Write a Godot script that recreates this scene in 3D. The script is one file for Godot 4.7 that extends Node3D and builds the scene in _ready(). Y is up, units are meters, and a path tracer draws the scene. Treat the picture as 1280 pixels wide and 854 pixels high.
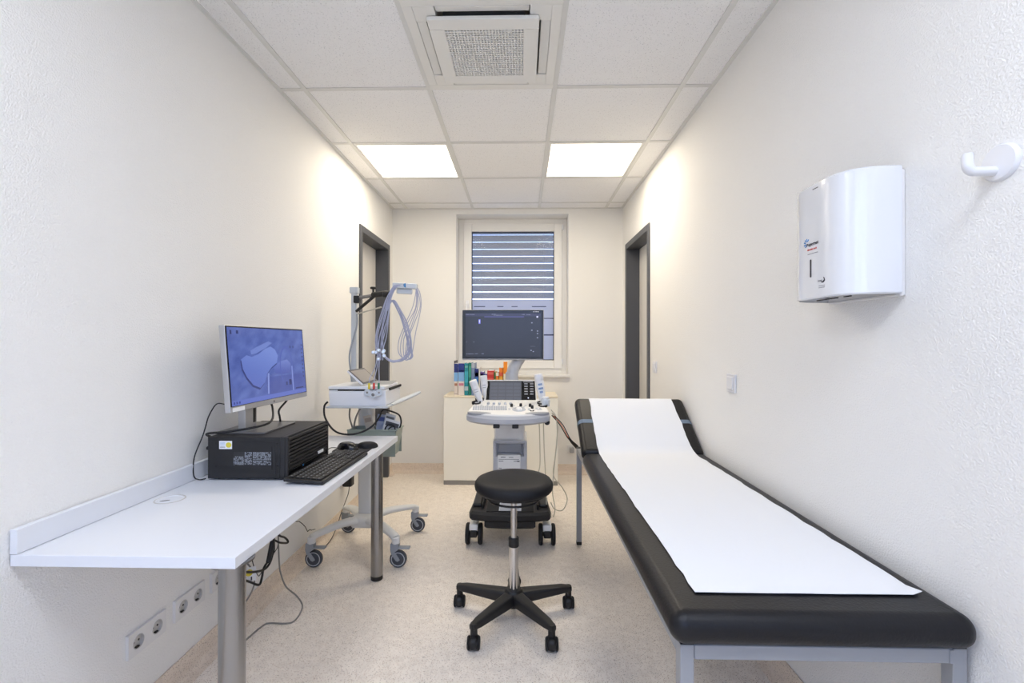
extends Node3D
# A narrow examination room: two lit ceiling panels, desk on one side, couch on the other, diagnostic machines at the far end.
# x to the right, y up, z towards the camera; V(x, y, d) places a point d metres in front of the camera's plane.

const XL := -1.225
const XR := 0.946
const CEIL := 2.489
const DB := 4.326      # depth of the back wall
const DF := -0.95     # depth of the wall behind the camera
const BAR0 := -1.088   # first ceiling rail
const TILE := 0.625

var rng := RandomNumberGenerator.new()
var M := {}

# ---------------------------------------------------------------- mesh builder
class B:
	var v := PackedVector3Array()
	var n := PackedVector3Array()
	var t := PackedVector2Array()
	var xf := Transform3D()

	func tri(a: Vector3, b: Vector3, c: Vector3, na: Vector3, nb: Vector3, nc: Vector3, ua := Vector2.ZERO, ub := Vector2.ZERO, uc := Vector2.ZERO) -> void:
		a = xf * a; b = xf * b; c = xf * c
		na = (xf.basis * na).normalized(); nb = (xf.basis * nb).normalized(); nc = (xf.basis * nc).normalized()
		var g := (b - a).cross(c - a)
		if g.length_squared() < 1e-18:
			return
		if g.dot(na + nb + nc) > 0.0:
			v.append(a); v.append(c); v.append(b)
			n.append(na); n.append(nc); n.append(nb)
			t.append(ua); t.append(uc); t.append(ub)
		else:
			v.append(a); v.append(b); v.append(c)
			n.append(na); n.append(nb); n.append(nc)
			t.append(ua); t.append(ub); t.append(uc)

	func quadn(a: Vector3, b: Vector3, c: Vector3, d: Vector3, nn: Vector3) -> void:
		tri(a, b, c, nn, nn, nn, Vector2(0, 0), Vector2(1, 0), Vector2(1, 1))
		tri(a, c, d, nn, nn, nn, Vector2(0, 0), Vector2(1, 1), Vector2(0, 1))

	func quads(a: Vector3, b: Vector3, c: Vector3, d: Vector3, na: Vector3, nb: Vector3, nc: Vector3, nd: Vector3) -> void:
		tri(a, b, c, na, nb, nc)
		tri(a, c, d, na, nc, nd)

	# box with rounded edges; lo and hi are opposite corners
	func box(lo: Vector3, hi: Vector3, r := 0.0, s := 1) -> B:
		var c := (lo + hi) * 0.5
		var h := ((hi - lo) * 0.5).abs()
		r = minf(r, minf(h.x, minf(h.y, h.z)) * 0.999)
		for ax in 3:
			var ux := (ax + 1) % 3
			var uy := (ax + 2) % 3
			for sg in [-1.0, 1.0]:
				if r <= 0.0:
					var nn := Vector3.ZERO
					nn[ax] = sg
					var p := []
					for q in [[-1, -1], [1, -1], [1, 1], [-1, 1]]:
						var w := Vector3.ZERO
						w[ax] = sg * h[ax]; w[ux] = q[0] * h[ux]; w[uy] = q[1] * h[uy]
						p.append(c + w)
					quadn(p[0], p[1], p[2], p[3], nn)
					continue
				var gu := line(h[ux], r, s)
				var gv := line(h[uy], r, s)
				var pts := []
				var nrm := []
				for a in gu:
					for b in gv:
						var w := Vector3.ZERO
						w[ax] = sg * h[ax]; w[ux] = a; w[uy] = b
						var inner := Vector3(clampf(w.x, -(h.x - r), h.x - r), clampf(w.y, -(h.y - r), h.y - r), clampf(w.z, -(h.z - r), h.z - r))
						var nn := (w - inner).normalized()
						pts.append(c + inner + nn * r)
						nrm.append(nn)
				var k := gv.size()
				for i in gu.size() - 1:
					for j in k - 1:
						var q := i * k + j
						quads(pts[q], pts[q + k], pts[q + k + 1], pts[q + 1], nrm[q], nrm[q + k], nrm[q + k + 1], nrm[q + 1])
		return self

	func line(h: float, r: float, s: int) -> Array:
		var o := []
		for i in range(s, -1, -1):
			o.append(-(h - r) - r * tan(PI / 4 * i / s))
		for i in s + 1:
			o.append((h - r) + r * tan(PI / 4 * i / s))
		return o

	# turned shape about the y axis; profile points are (radius, height)
	func lathe(pr: Array, seg := 24, crease := 0.75) -> B:
		var k := pr.size()
		for i in k - 1:
			var a: Vector2 = pr[i]
			var b: Vector2 = pr[i + 1]
			var m := Vector2(b.y - a.y, a.x - b.x).normalized()
			var ma := m
			var mb := m
			if i > 0:
				var z: Vector2 = pr[i - 1]
				var mz := Vector2(a.y - z.y, z.x - a.x).normalized()
				if mz.dot(m) > crease: ma = (mz + m).normalized()
			if i < k - 2:
				var y: Vector2 = pr[i + 2]
				var my := Vector2(y.y - b.y, b.x - y.x).normalized()
				if my.dot(m) > crease: mb = (my + m).normalized()
			for j in seg:
				var p := TAU * j / seg
				var q := TAU * (j + 1) / seg
				var cp := Vector3(cos(p), 0, sin(p))
				var cq := Vector3(cos(q), 0, sin(q))
				var u := Vector3.UP
				quads(cp * a.x + u * a.y, cq * a.x + u * a.y, cq * b.x + u * b.y, cp * b.x + u * b.y, cp * ma.x + u * ma.y, cq * ma.x + u * ma.y, cq * mb.x + u * mb.y, cp * mb.x + u * mb.y)
		return self

	# straight cylinder between two points with chamfered ends
	func rod(a: Vector3, b: Vector3, r: float, seg := 16, ch := 0.0, r2 := -1.0) -> B:
		var keep := xf
		if r2 < 0: r2 = r
		var d := b - a
		var y := d.normalized()
		var x := y.cross(Vector3(0, 0, 1) if absf(y.z) < 0.9 else Vector3(1, 0, 0)).normalized()
		xf = xf * Transform3D(Basis(x, y, x.cross(y)), a)
		var l := d.length()
		if ch <= 0.0:
			lathe([Vector2(0, 0), Vector2(r, 0), Vector2(r2, l), Vector2(0, l)], seg)
		else:
			lathe([Vector2(0, 0), Vector2(r - ch, 0), Vector2(r, ch), Vector2(r2, l - ch), Vector2(r2 - ch, l), Vector2(0, l)], seg)
		xf = keep
		return self

	# tube swept along a smooth curve through the points
	func tube(pts: Array, r, sides := 8, step := 6, flat := 1.0, smooth := true) -> B:
		var c := []
		var rr := []
		var k := pts.size()
		for i in k - 1:
			var p0: Vector3 = pts[maxi(i - 1, 0)]
			var p1: Vector3 = pts[i]
			var p2: Vector3 = pts[i + 1]
			var p3: Vector3 = pts[mini(i + 2, k - 1)]
			for s in step:
				var u := float(s) / step
				c.append(p1.cubic_interpolate(p2, p0, p3, u) if smooth else p1.lerp(p2, u))
				rr.append(r if not r is Array else lerpf(r[i], r[i + 1], u))
		c.append(pts[k - 1])
		rr.append(r if not r is Array else r[k - 1])
		var m := c.size()
		var up := Vector3.UP
		var prev := []
		var prevn := []
		for i in m:
			var tg: Vector3 = (c[mini(i + 1, m - 1)] - c[maxi(i - 1, 0)]).normalized()
			if i == 0 and absf(tg.dot(up)) > 0.9: up = Vector3(1, 0, 0)
			up = (up - tg * up.dot(tg)).normalized()
			var sd := tg.cross(up)
			var ring := []
			var rn := []
			for j in sides:
				var a := TAU * j / sides
				ring.append(c[i] + (sd * cos(a) + up * sin(a) * flat) * rr[i])
				rn.append((sd * cos(a) * flat + up * sin(a)).normalized())
			if i > 0:
				for j in sides:
					var q := (j + 1) % sides
					quads(prev[j], prev[q], ring[q], ring[j], prevn[j], prevn[q], rn[q], rn[j])
			if i == 0 or i == m - 1:
				var e := -tg if i == 0 else tg
				for j in sides:
					tri(c[i], ring[j], ring[(j + 1) % sides], e, e, e)
			prev = ring
			prevn = rn
		return self

	# outline in the local xy plane pushed from z0 to z1, with bevelled rims
	func plate(poly: Array, z0: float, z1: float, bev := 0.0, crease := 0.8) -> B:
		var k := poly.size()
		var area := 0.0
		for i in k:
			area += poly[i].x * poly[(i + 1) % k].y - poly[(i + 1) % k].x * poly[i].y
		if area < 0:
			poly = poly.duplicate()
			poly.reverse()
		var en := []
		for i in k:
			var e: Vector2 = (poly[(i + 1) % k] - poly[i]).normalized()
			en.append(Vector2(e.y, -e.x))
		var inset := []
		for i in k:
			var a: Vector2 = en[(i + k - 1) % k]
			var b: Vector2 = en[i]
			var m := (a + b).normalized()
			inset.append(poly[i] - m * bev / maxf(m.dot(b), 0.4))
		var zs := [z0, z1] if bev <= 0.0 else [z0, z0 + bev, z1 - bev, z1]
		var rings := [poly, poly] if bev <= 0.0 else [inset, poly, poly, inset]
		for s in zs.size() - 1:
			var zt := 0.0
			if bev > 0.0 and s == 0: zt = -1.0
			if bev > 0.0 and s == 2: zt = 1.0
			for i in k:
				var j := (i + 1) % k
				var e: Vector2 = en[i]
				var e0 := e
				var e1 := e
				var pe: Vector2 = en[(i + k - 1) % k]
				var ne: Vector2 = en[j]
				if pe.dot(e) > crease: e0 = (pe + e).normalized()
				if ne.dot(e) > crease: e1 = (ne + e).normalized()
				var n0 := Vector3(e0.x, e0.y, zt).normalized()
				var n1 := Vector3(e1.x, e1.y, zt).normalized()
				var a: Vector2 = rings[s][i]
				var b: Vector2 = rings[s][j]
				var c: Vector2 = rings[s + 1][j]
				var d: Vector2 = rings[s + 1][i]
				quads(Vector3(a.x, a.y, zs[s]), Vector3(b.x, b.y, zs[s]), Vector3(c.x, c.y, zs[s + 1]), Vector3(d.x, d.y, zs[s + 1]), n0, n1, n1, n0)
		var cap := PackedVector2Array(rings[0])
		var ix := Geometry2D.triangulate_polygon(cap)
		for i in range(0, ix.size(), 3):
			var a := cap[ix[i]]
			var b := cap[ix[i + 1]]
			var c := cap[ix[i + 2]]
			for z in [[z0, -1.0], [z1, 1.0]]:
				var nn := Vector3(0, 0, z[1])
				tri(Vector3(a.x, a.y, z[0]), Vector3(b.x, b.y, z[0]), Vector3(c.x, c.y, z[0]), nn, nn, nn)
		return self

	# smooth grid of points: rows of equal length
	func sheet(rows: Array, closed := false) -> B:
		var h := rows.size()
		var w: int = rows[0].size()
		var nr := []
		for i in h:
			var l := []
			for j in w:
				var du: Vector3 = rows[mini(i + 1, h - 1)][j] - rows[maxi(i - 1, 0)][j]
				var dv: Vector3
				if closed: dv = rows[i][(j + 1) % w] - rows[i][(j + w - 1) % w]
				else: dv = rows[i][mini(j + 1, w - 1)] - rows[i][maxi(j - 1, 0)]
				l.append(du.cross(dv).normalized())
			nr.append(l)
		for i in h - 1:
			for j in (w if closed else w - 1):
				var q := (j + 1) % w
				quads(rows[i][j], rows[i + 1][j], rows[i + 1][q], rows[i][q], nr[i][j], nr[i + 1][j], nr[i + 1][q], nr[i][q])
		return self

	# rectangle that shows a texture once: a top-left, b top-right, c bottom-right, d bottom-left
	func pane(a: Vector3, b: Vector3, c: Vector3, d: Vector3) -> B:
		var nn := (b - a).cross(d - a).normalized() * -1.0
		quadn(a, b, c, d, nn)
		return self

	func mesh() -> ArrayMesh:
		var ar := []
		ar.resize(Mesh.ARRAY_MAX)
		ar[Mesh.ARRAY_VERTEX] = v
		ar[Mesh.ARRAY_NORMAL] = n
		ar[Mesh.ARRAY_TEX_UV] = t
		var m := ArrayMesh.new()
		m.add_surface_from_arrays(Mesh.PRIMITIVE_TRIANGLES, ar)
		return m

# ---------------------------------------------------------------- scene helpers
func V(x: float, y: float, d: float) -> Vector3:
	return Vector3(x, y, -d)

var used := {}
func numbered(called: String) -> String:
	var k: int = used.get(called, 0)
	used[called] = k + 1
	return called if k == 0 else "%s_%03d" % [called, k]

func tag(o: Node, label: String, category: String, group := "") -> Node:
	o.set_meta("label", label)
	o.set_meta("category", category)
	if group: o.set_meta("group", group)
	return o

func thing(called: String, label: String, category: String, at: Vector3, group := "") -> Node3D:
	var o := Node3D.new()
	o.name = numbered(called)
	add_child(o)
	o.position = at
	tag(o, label, category, group)
	return o

func structure(called: String) -> Node3D:
	var o := Node3D.new()
	o.name = called
	o.set_meta("kind", "structure")
	add_child(o)
	return o

# where a node stands, for parents that are only shifted
func shift_of(p: Node) -> Vector3:
	var s := Vector3.ZERO
	while p != self:
		s += (p as Node3D).position
		p = p.get_parent()
	return s

# shapes given in world coordinates, as a part of parent (or a top-level mesh)
func part(parent: Node, called: String, b, mat: Material, label := "") -> MeshInstance3D:
	var o := MeshInstance3D.new()
	o.name = called
	o.mesh = b.mesh() if b is B else b
	o.material_override = mat
	parent.add_child(o, true)
	o.position = -shift_of(parent)
	if label: o.set_meta("label", label)
	return o

# a shared mesh placed by a world transform
func put(parent: Node, called: String, mesh: Mesh, mat: Material, x: Transform3D) -> MeshInstance3D:
	var o := MeshInstance3D.new()
	o.name = called
	o.mesh = mesh
	o.material_override = mat
	parent.add_child(o, true)
	o.transform = Transform3D(x.basis, x.origin - shift_of(parent))
	return o

func single(called: String, b: B, mat: Material, label: String, category: String, at: Vector3, group := "") -> MeshInstance3D:
	var o := MeshInstance3D.new()
	o.name = numbered(called)
	for i in b.v.size(): b.v[i] -= at
	o.mesh = b.mesh()
	o.material_override = mat
	add_child(o)
	o.position = at
	tag(o, label, category, group)
	return o

func struct(called: String, b: B, mat: Material) -> MeshInstance3D:
	var o := part(self, called, b, mat)
	o.set_meta("kind", "structure")
	return o

func bb(lo: Vector3, hi: Vector3, r := 0.0, s := 1) -> B:
	return B.new().box(lo, hi, r, s)

func text(parent: Node, called: String, words: String, height: float, x: Transform3D, mat: Material, bold := false) -> MeshInstance3D:
	var tm := TextMesh.new()
	var f := SystemFont.new()
	f.font_names = PackedStringArray(["Droid Sans"])
	if bold: f.font_weight = 700
	tm.font = f
	tm.text = words
	tm.font_size = 48
	tm.pixel_size = height / 35.0
	tm.depth = 0.0006
	return put(parent, called, tm, mat, x)

# ---------------------------------------------------------------- materials
func srgb(r: int, g: int, b: int) -> Color:
	return Color8(r, g, b)

func mat(c: Color, rough := 0.6, metal := 0.0) -> StandardMaterial3D:
	var m := StandardMaterial3D.new()
	m.albedo_color = c
	m.roughness = rough
	m.metallic = metal
	return m

func glow(c: Color, e: float) -> StandardMaterial3D:
	var m := mat(c, 0.5)
	m.emission_enabled = true
	m.emission = c
	m.emission_energy_multiplier = e
	return m

func tex(i: Image) -> ImageTexture:
	i.generate_mipmaps()
	return ImageTexture.create_from_image(i)

func noise_image(size: int, freq: float, octaves: int, seed_: int, kind := FastNoiseLite.TYPE_SIMPLEX_SMOOTH, frac := FastNoiseLite.FRACTAL_FBM) -> Image:
	var f := FastNoiseLite.new()
	f.noise_type = kind
	f.seed = seed_
	f.frequency = freq
	f.fractal_type = frac if octaves > 1 else FastNoiseLite.FRACTAL_NONE
	f.fractal_octaves = octaves
	return f.get_seamless_image(size, size)

func relief(m: StandardMaterial3D, i: Image, cm: float, per_metre: float) -> StandardMaterial3D:
	i.bump_map_to_normal_map(cm)
	m.normal_enabled = true
	m.normal_texture = tex(i)
	m.normal_scale = 1.0
	m.uv1_triplanar = true
	m.uv1_world_triplanar = true
	m.uv1_scale = Vector3.ONE * per_metre
	return m

func speckle(size: int, base: Color, specks: Array, count: int, mottle := 0.06) -> Image:
	var im := Image.create(size, size, false, Image.FORMAT_RGB8)
	im.fill(base)
	var cloud := noise_image(size, 0.012, 3, 71)
	for y in size:
		for x in size:
			var k := (cloud.get_pixel(x, y).r - 0.5) * mottle
			im.set_pixel(x, y, Color(base.r + k, base.g + k, base.b + k))
	for i in count:
		var c: Color = specks[rng.randi() % specks.size()]
		var x := rng.randi() % size
		var y := rng.randi() % size
		var l := rng.randi_range(1, 4)
		var dx := rng.randf_range(-1, 1)
		var dy := rng.randf_range(-1, 1)
		for s in l:
			for w in 2:
				im.set_pixel(posmod(int(x + dx * s) + w, size), posmod(int(y + dy * s), size), c)
				if l > 2: im.set_pixel(posmod(int(x + dx * s) + w, size), posmod(int(y + dy * s) + 1, size), c)
	return im

func make_materials() -> void:
	# coarse roughcast paint on the walls
	var wn := noise_image(1024, 0.042, 4, 5)
	M.wall = relief(mat(srgb(243, 241, 237), 0.75), wn, 5.0, 3.4)
	M.reveal = mat(srgb(243, 241, 237), 0.75)
	var tn := noise_image(512, 0.16, 3, 9)
	M.tile = relief(mat(Color.WHITE, 0.9), tn, 3.0, 2.2)
	M.tile.albedo_texture = tex(speckle(512, srgb(253, 252, 251), [srgb(226, 225, 224), srgb(236, 235, 234), srgb(208, 208, 208)], 2200, 0.0))
	M.rail = mat(srgb(226, 225, 221), 0.5)
	var fl := speckle(1024, srgb(247, 237, 225), [srgb(176, 154, 134), srgb(198, 178, 158), srgb(142, 128, 118), srgb(250, 244, 234), srgb(194, 168, 146), srgb(206, 190, 174)], 21000)
	M.floor = mat(Color.WHITE, 0.42)
	M.floor.albedo_texture = tex(fl)
	M.floor.uv1_triplanar = true
	M.floor.uv1_world_triplanar = true
	M.floor.uv1_scale = Vector3.ONE * 1.35
	M.cove = mat(srgb(244, 238, 232), 0.5)
	M.cove.albedo_texture = M.floor.albedo_texture
	M.cove.uv1_triplanar = true
	M.cove.uv1_world_triplanar = true
	M.cove.uv1_scale = Vector3.ONE * 1.35
	M.door_frame = mat(srgb(76, 78, 84), 0.45)
	M.door_leaf = mat(srgb(222, 218, 212), 0.5)
	M.pvc = mat(srgb(238, 236, 232), 0.35)
	M.seal = mat(srgb(40, 42, 46), 0.6)
	M.white = mat(srgb(238, 239, 242), 0.35)
	M.desk = mat(srgb(228, 230, 235), 0.4)
	M.desk_edge = mat(srgb(226, 226, 230), 0.45)
	M.plastic = mat(srgb(230, 230, 233), 0.3)
	M.gloss = mat(srgb(228, 229, 232), 0.12)
	M.gloss.clearcoat_enabled = true
	M.gloss.clearcoat = 0.6
	M.gloss.clearcoat_roughness = 0.05
	M.socket = mat(srgb(232, 230, 228), 0.35)
	M.socket_in = mat(srgb(200, 197, 192), 0.45)  # darker than the plate: shade of the recess put into the colour
	M.hole_shade = mat(srgb(52, 48, 44), 0.7)  # dark colour painting the shade of holes and slits on solid pieces
	var br := noise_image(256, 0.06, 2, 13)
	M.steel = mat(srgb(150, 149, 149), 0.24, 1.0)
	M.chrome = mat(srgb(214, 212, 210), 0.14, 1.0)
	M.satin = mat(srgb(200, 198, 196), 0.3, 1.0)
	M.black = mat(srgb(22, 22, 25), 0.5)
	M.black_gloss = mat(srgb(18, 18, 21), 0.18)
	M.rubber = mat(srgb(24, 24, 27), 0.75)
	M.pc = mat(srgb(24, 24, 27), 0.5)
	M.pc_dark = mat(srgb(14, 14, 16), 0.6)
	var ln := noise_image(512, 0.09, 3, 21, FastNoiseLite.TYPE_CELLULAR)
	M.leather = relief(mat(srgb(21, 21, 25), 0.4), ln, 0.6, 3.0)
	M.seat = relief(mat(srgb(20, 21, 26), 0.55), ln, 0.6, 4.0)
	M.leather.metallic_specular = 0.4
	M.seat.metallic_specular = 0.4
	M.paper = relief(mat(srgb(233, 235, 239), 0.9), noise_image(512, 0.2, 2, 33), 0.5, 3.0)
	M.couch_frame = mat(srgb(152, 154, 158), 0.42)
	M.strap = mat(srgb(112, 128, 146), 0.8)
	M.silver = mat(srgb(190, 190, 192), 0.32, 0.75)
	M.dark_silver = mat(srgb(128, 128, 132), 0.34, 0.8)
	M.cabinet = mat(srgb(250, 247, 236), 0.4)
	M.cabinet_top = mat(srgb(242, 230, 206), 0.4)
	M.plinth = mat(srgb(150, 148, 144), 0.45, 0.3)
	M.us_white = mat(srgb(240, 239, 236), 0.32)
	M.us_grey = mat(srgb(192, 193, 197), 0.38)
	M.us_mid = mat(srgb(158, 160, 164), 0.4)
	M.us_dark = mat(srgb(84, 84, 88), 0.4)
	M.key_grey = mat(srgb(190, 194, 202), 0.5)
	M.knob = mat(srgb(30, 31, 34), 0.4)
	M.cart = mat(srgb(226, 226, 224), 0.4)
	M.cart_grey = mat(srgb(150, 156, 164), 0.45)
	M.cart_pale = mat(srgb(200, 204, 208), 0.4)
	M.tyre = mat(srgb(70, 74, 82), 0.6)
	M.bin = mat(srgb(150, 160, 150), 0.35)
	M.wire = mat(srgb(176, 180, 204), 0.45)
	M.beige_wire = mat(srgb(206, 200, 182), 0.5)
	M.grey_wire = mat(srgb(138, 136, 132), 0.55)
	M.black_wire = mat(srgb(22, 22, 24), 0.5)
	M.orange = mat(srgb(226, 98, 48), 0.5)
	M.ink = mat(srgb(50, 48, 58), 0.5)
	M.ink_grey = mat(srgb(150, 152, 158), 0.5)
	M.ink_red = mat(srgb(216, 78, 66), 0.5)
	M.ink_blue = mat(srgb(58, 128, 190), 0.5)
	M.label_white = mat(srgb(240, 240, 240), 0.5)
	M.yellow = mat(srgb(226, 206, 62), 0.5)
	M.red = mat(srgb(206, 52, 46), 0.45)
	M.green = mat(srgb(42, 122, 86), 0.45)
	M.glass = mat(Color(0.96, 0.98, 1.0, 0.06), 0.02)
	M.glass.transparency = BaseMaterial3D.TRANSPARENCY_ALPHA
	M.glass.metallic_specular = 0.12
	M.film = mat(srgb(214, 220, 236), 0.9)
	M.film.backlight_enabled = true
	M.film.backlight = Color(0.9, 0.93, 1.0)
	M.film_dark = mat(srgb(70, 82, 120), 0.7)
	M.slat = mat(srgb(164, 164, 167), 0.5)
	M.ac = mat(srgb(236, 234, 228), 0.4)
	M.ac_dark = mat(srgb(122, 124, 128), 0.8)
	M.acc_clear = mat(srgb(214, 220, 226), 0.25)

# ---------------------------------------------------------------- room
func build_room() -> void:
	var w := 0.24
	struct("floor", bb(V(XL - w, -0.15, DB + w), V(XR + w, 0, DF - w)), M.floor)
	# left wall with a doorway
	var b := B.new()
	b.box(V(XL - w, 0, 3.45), V(XL, CEIL + 0.3, DF))
	b.box(V(XL - w, 0, DB + w), V(XL, CEIL + 0.3, 4.18))
	b.box(V(XL - w, 2.09, 4.18), V(XL, CEIL + 0.3, 3.45))
	struct("wall_left", b, M.wall)
	b = B.new()
	b.box(V(XR, 0, 3.43), V(XR + w, CEIL + 0.3, DF))
	b.box(V(XR, 0, DB + w), V(XR + w, CEIL + 0.3, 4.15))
	b.box(V(XR, 2.09, 4.15), V(XR + w, CEIL + 0.3, 3.43))
	struct("wall_right", b, M.wall)
	# back wall round the window opening
	var ox := [-0.62, 0.438]
	var oy := [0.905, 2.44]
	b = B.new()
	b.box(V(XL, 0, DB + w), V(ox[0], CEIL + 0.3, DB))
	b.box(V(ox[1], 0, DB + w), V(XR, CEIL + 0.3, DB))
	b.box(V(ox[0], 0, DB + w), V(ox[1], oy[0], DB))
	b.box(V(ox[0], oy[1], DB + w), V(ox[1], CEIL + 0.3, DB))
	struct("wall_back", b, M.wall)
	# wall behind the camera with an unseen wide window, added to bring in fill daylight
	b = B.new()
	b.box(V(XL - w, 0, DF), V(-0.93, CEIL + 0.3, DF - w))
	b.box(V(0.64, 0, DF), V(XR + w, CEIL + 0.3, DF - w))
	b.box(V(-0.93, 0, DF), V(0.64, 0.85, DF - w))
	b.box(V(-0.93, 2.38, DF), V(0.64, CEIL + 0.3, DF - w))
	struct("wall_front", b, M.wall)
	var fw := structure("added_window_2")
	b = B.new()
	for x in [-0.93, -0.18, 0.57]: b.box(V(x, 0.85, DF - 0.09), V(x + 0.07, 2.38, DF - 0.15), 0.004)
	b.box(V(-0.86, 0.85, DF - 0.09), V(0.57, 0.92, DF - 0.15), 0.004)
	b.box(V(-0.86, 2.31, DF - 0.09), V(0.57, 2.38, DF - 0.15), 0.004)
	part(fw, "window_frame", b, M.pvc)
	for x in [-0.86, -0.11]: part(fw, "pane", bb(V(x, 0.92, DF - 0.118), V(x + 0.68, 2.31, DF - 0.122)), M.glass)
	# coved skirting of the floor covering
	baseboard("baseboard_left", [[DF, 3.44], [4.19, DB]], true)
	baseboard("baseboard_right", [[DF, 3.42], [4.16, DB]], false)
	var prof := cove()
	b = B.new()
	b.xf = Transform3D(Basis(Vector3(0, 0, 1), Vector3(0, 1, 0), Vector3(-1, 0, 0)), Vector3(0, 0, -DB))
	b.plate(prof, -XR, -XL)
	struct("baseboard_back", b, M.cove)
	build_ceiling()
	build_door("door_1", XL, -1, 3.43, 4.205, 2.12)
	build_door("door_2", XR, 1, 3.405, 4.175, 2.115)
	build_window(ox, oy)

func cove() -> Array:
	var p := [Vector2(0, 0), Vector2(0, 0.088), Vector2(0.004, 0.09), Vector2(0.006, 0.088), Vector2(0.006, 0.036)]
	for i in range(1, 7):
		var a := PI / 2 * i / 6
		p.append(Vector2(0.036 - 0.03 * cos(a), 0.034 - 0.03 * sin(a)))
	p.append(Vector2(0.045, 0.001))
	p.append(Vector2(0.045, 0))
	return p

func baseboard(called: String, spans: Array, left: bool) -> void:
	var b := B.new()
	for s in spans:
		if left: b.xf = Transform3D(Basis.IDENTITY, Vector3(XL, 0, 0))
		else: b.xf = Transform3D(Basis(Vector3(-1, 0, 0), Vector3(0, 1, 0), Vector3(0, 0, 1)), Vector3(XR, 0, 0))
		b.plate(cove(), -s[1], -s[0])
	struct(called, b, M.cove)

func build_ceiling() -> void:
	var c := structure("ceiling")
	part(c, "slab", bb(V(XL - 0.2, CEIL + 0.16, DB + 0.2), V(XR + 0.2, CEIL + 0.3, DF - 0.2)), M.reveal)
	var xs := [XL, BAR0, BAR0 + TILE, BAR0 + 2 * TILE, BAR0 + 3 * TILE, XR]
	var ds := [DB, 4.15]
	while ds[-1] > DF + 0.01: ds.append(ds[-1] - TILE)
	ds[-1] = DF
	var g := 0.0115
	var meshes := {}
	for i in xs.size() - 1:
		for j in ds.size() - 1:
			var mid: float = (ds[j] + ds[j + 1]) / 2
			if (i == 1 or i == 3) and ((mid > 2.9 and mid < 3.5) or (mid > -0.22 and mid < 0.39)):
				continue
			if i == 2 and mid > 1.7 and mid < 2.2:
				continue
			var lo := V(xs[i] + g, CEIL + 0.004, ds[j] - g)
			var hi := V(xs[i + 1] - g, CEIL + 0.018, ds[j + 1] + g)
			var sz := hi - lo
			var key := "%.3f %.3f" % [sz.x, sz.z]
			if not meshes.has(key):
				meshes[key] = bb(-sz / 2, sz / 2, 0.003).mesh()
			put(c, "tile", meshes[key], M.tile, Transform3D(Basis.IDENTITY, (lo + hi) / 2))
	for i in range(1, 5):
		part(c, "rail", bb(V(xs[i] - 0.012, CEIL, DB), V(xs[i] + 0.012, CEIL + 0.006, DF), 0.001), M.rail)
	for j in range(1, ds.size() - 1):
		for i in 5:
			part(c, "cross_rail", bb(V(xs[i] + (0.012 if i else 0.0), CEIL + 0.0004, ds[j] + 0.012), V(xs[i + 1] - (0.012 if i < 4 else 0.0), CEIL + 0.006, ds[j] - 0.012), 0.001), M.rail)
	part(c, "edge_trim", bb(V(XL, CEIL - 0.001, DB), V(XL + 0.02, CEIL + 0.004, DF)), M.rail)
	part(c, "edge_trim", bb(V(XR - 0.02, CEIL - 0.001, DB), V(XR, CEIL + 0.004, DF)), M.rail)
	part(c, "edge_trim", bb(V(XL + 0.02, CEIL - 0.001, DB), V(XR - 0.02, CEIL + 0.004, DB - 0.02)), M.rail)

func build_door(called: String, x: float, sg: int, d0: float, d1: float, top: float) -> void:
	var o := structure(called)
	var t := 0.05
	var b := B.new()
	var xo := x - sg * 0.012      # face of the trim, proud of the wall
	var xi := x + sg * 0.15
	var f := func(a: Vector3, c: Vector3, r := 0.002) -> void:
		b.box(Vector3(minf(a.x, c.x), minf(a.y, c.y), minf(a.z, c.z)), Vector3(maxf(a.x, c.x), maxf(a.y, c.y), maxf(a.z, c.z)), r)
	f.call(V(xo, 0, d0), V(x, top, d0 + t))
	f.call(V(xo, 0, d1 - t), V(x, top, d1))
	f.call(V(xo, top - t, d0 + t), V(x, top, d1 - t))
	# jamb linings through the wall
	f.call(V(x, 0, d0 + t - 0.025), V(xi, top - t, d0 + t))
	f.call(V(x, 0, d1 - t), V(xi, top - t, d1 - t + 0.025))
	f.call(V(x, top - t, d0 + t - 0.02), V(xi, top - t + 0.02, d1 - t + 0.02))
	part(o, "door_frame", b, M.door_frame)
	var b2 := B.new()
	var xa := x + sg * 0.105
	var xb := x + sg * 0.145
	b2.box(V(minf(xa, xb), 0.006, d1 - t), V(maxf(xa, xb), top - t, d0 + t), 0.002)
	part(o, "door_leaf", b2, M.door_leaf)

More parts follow.
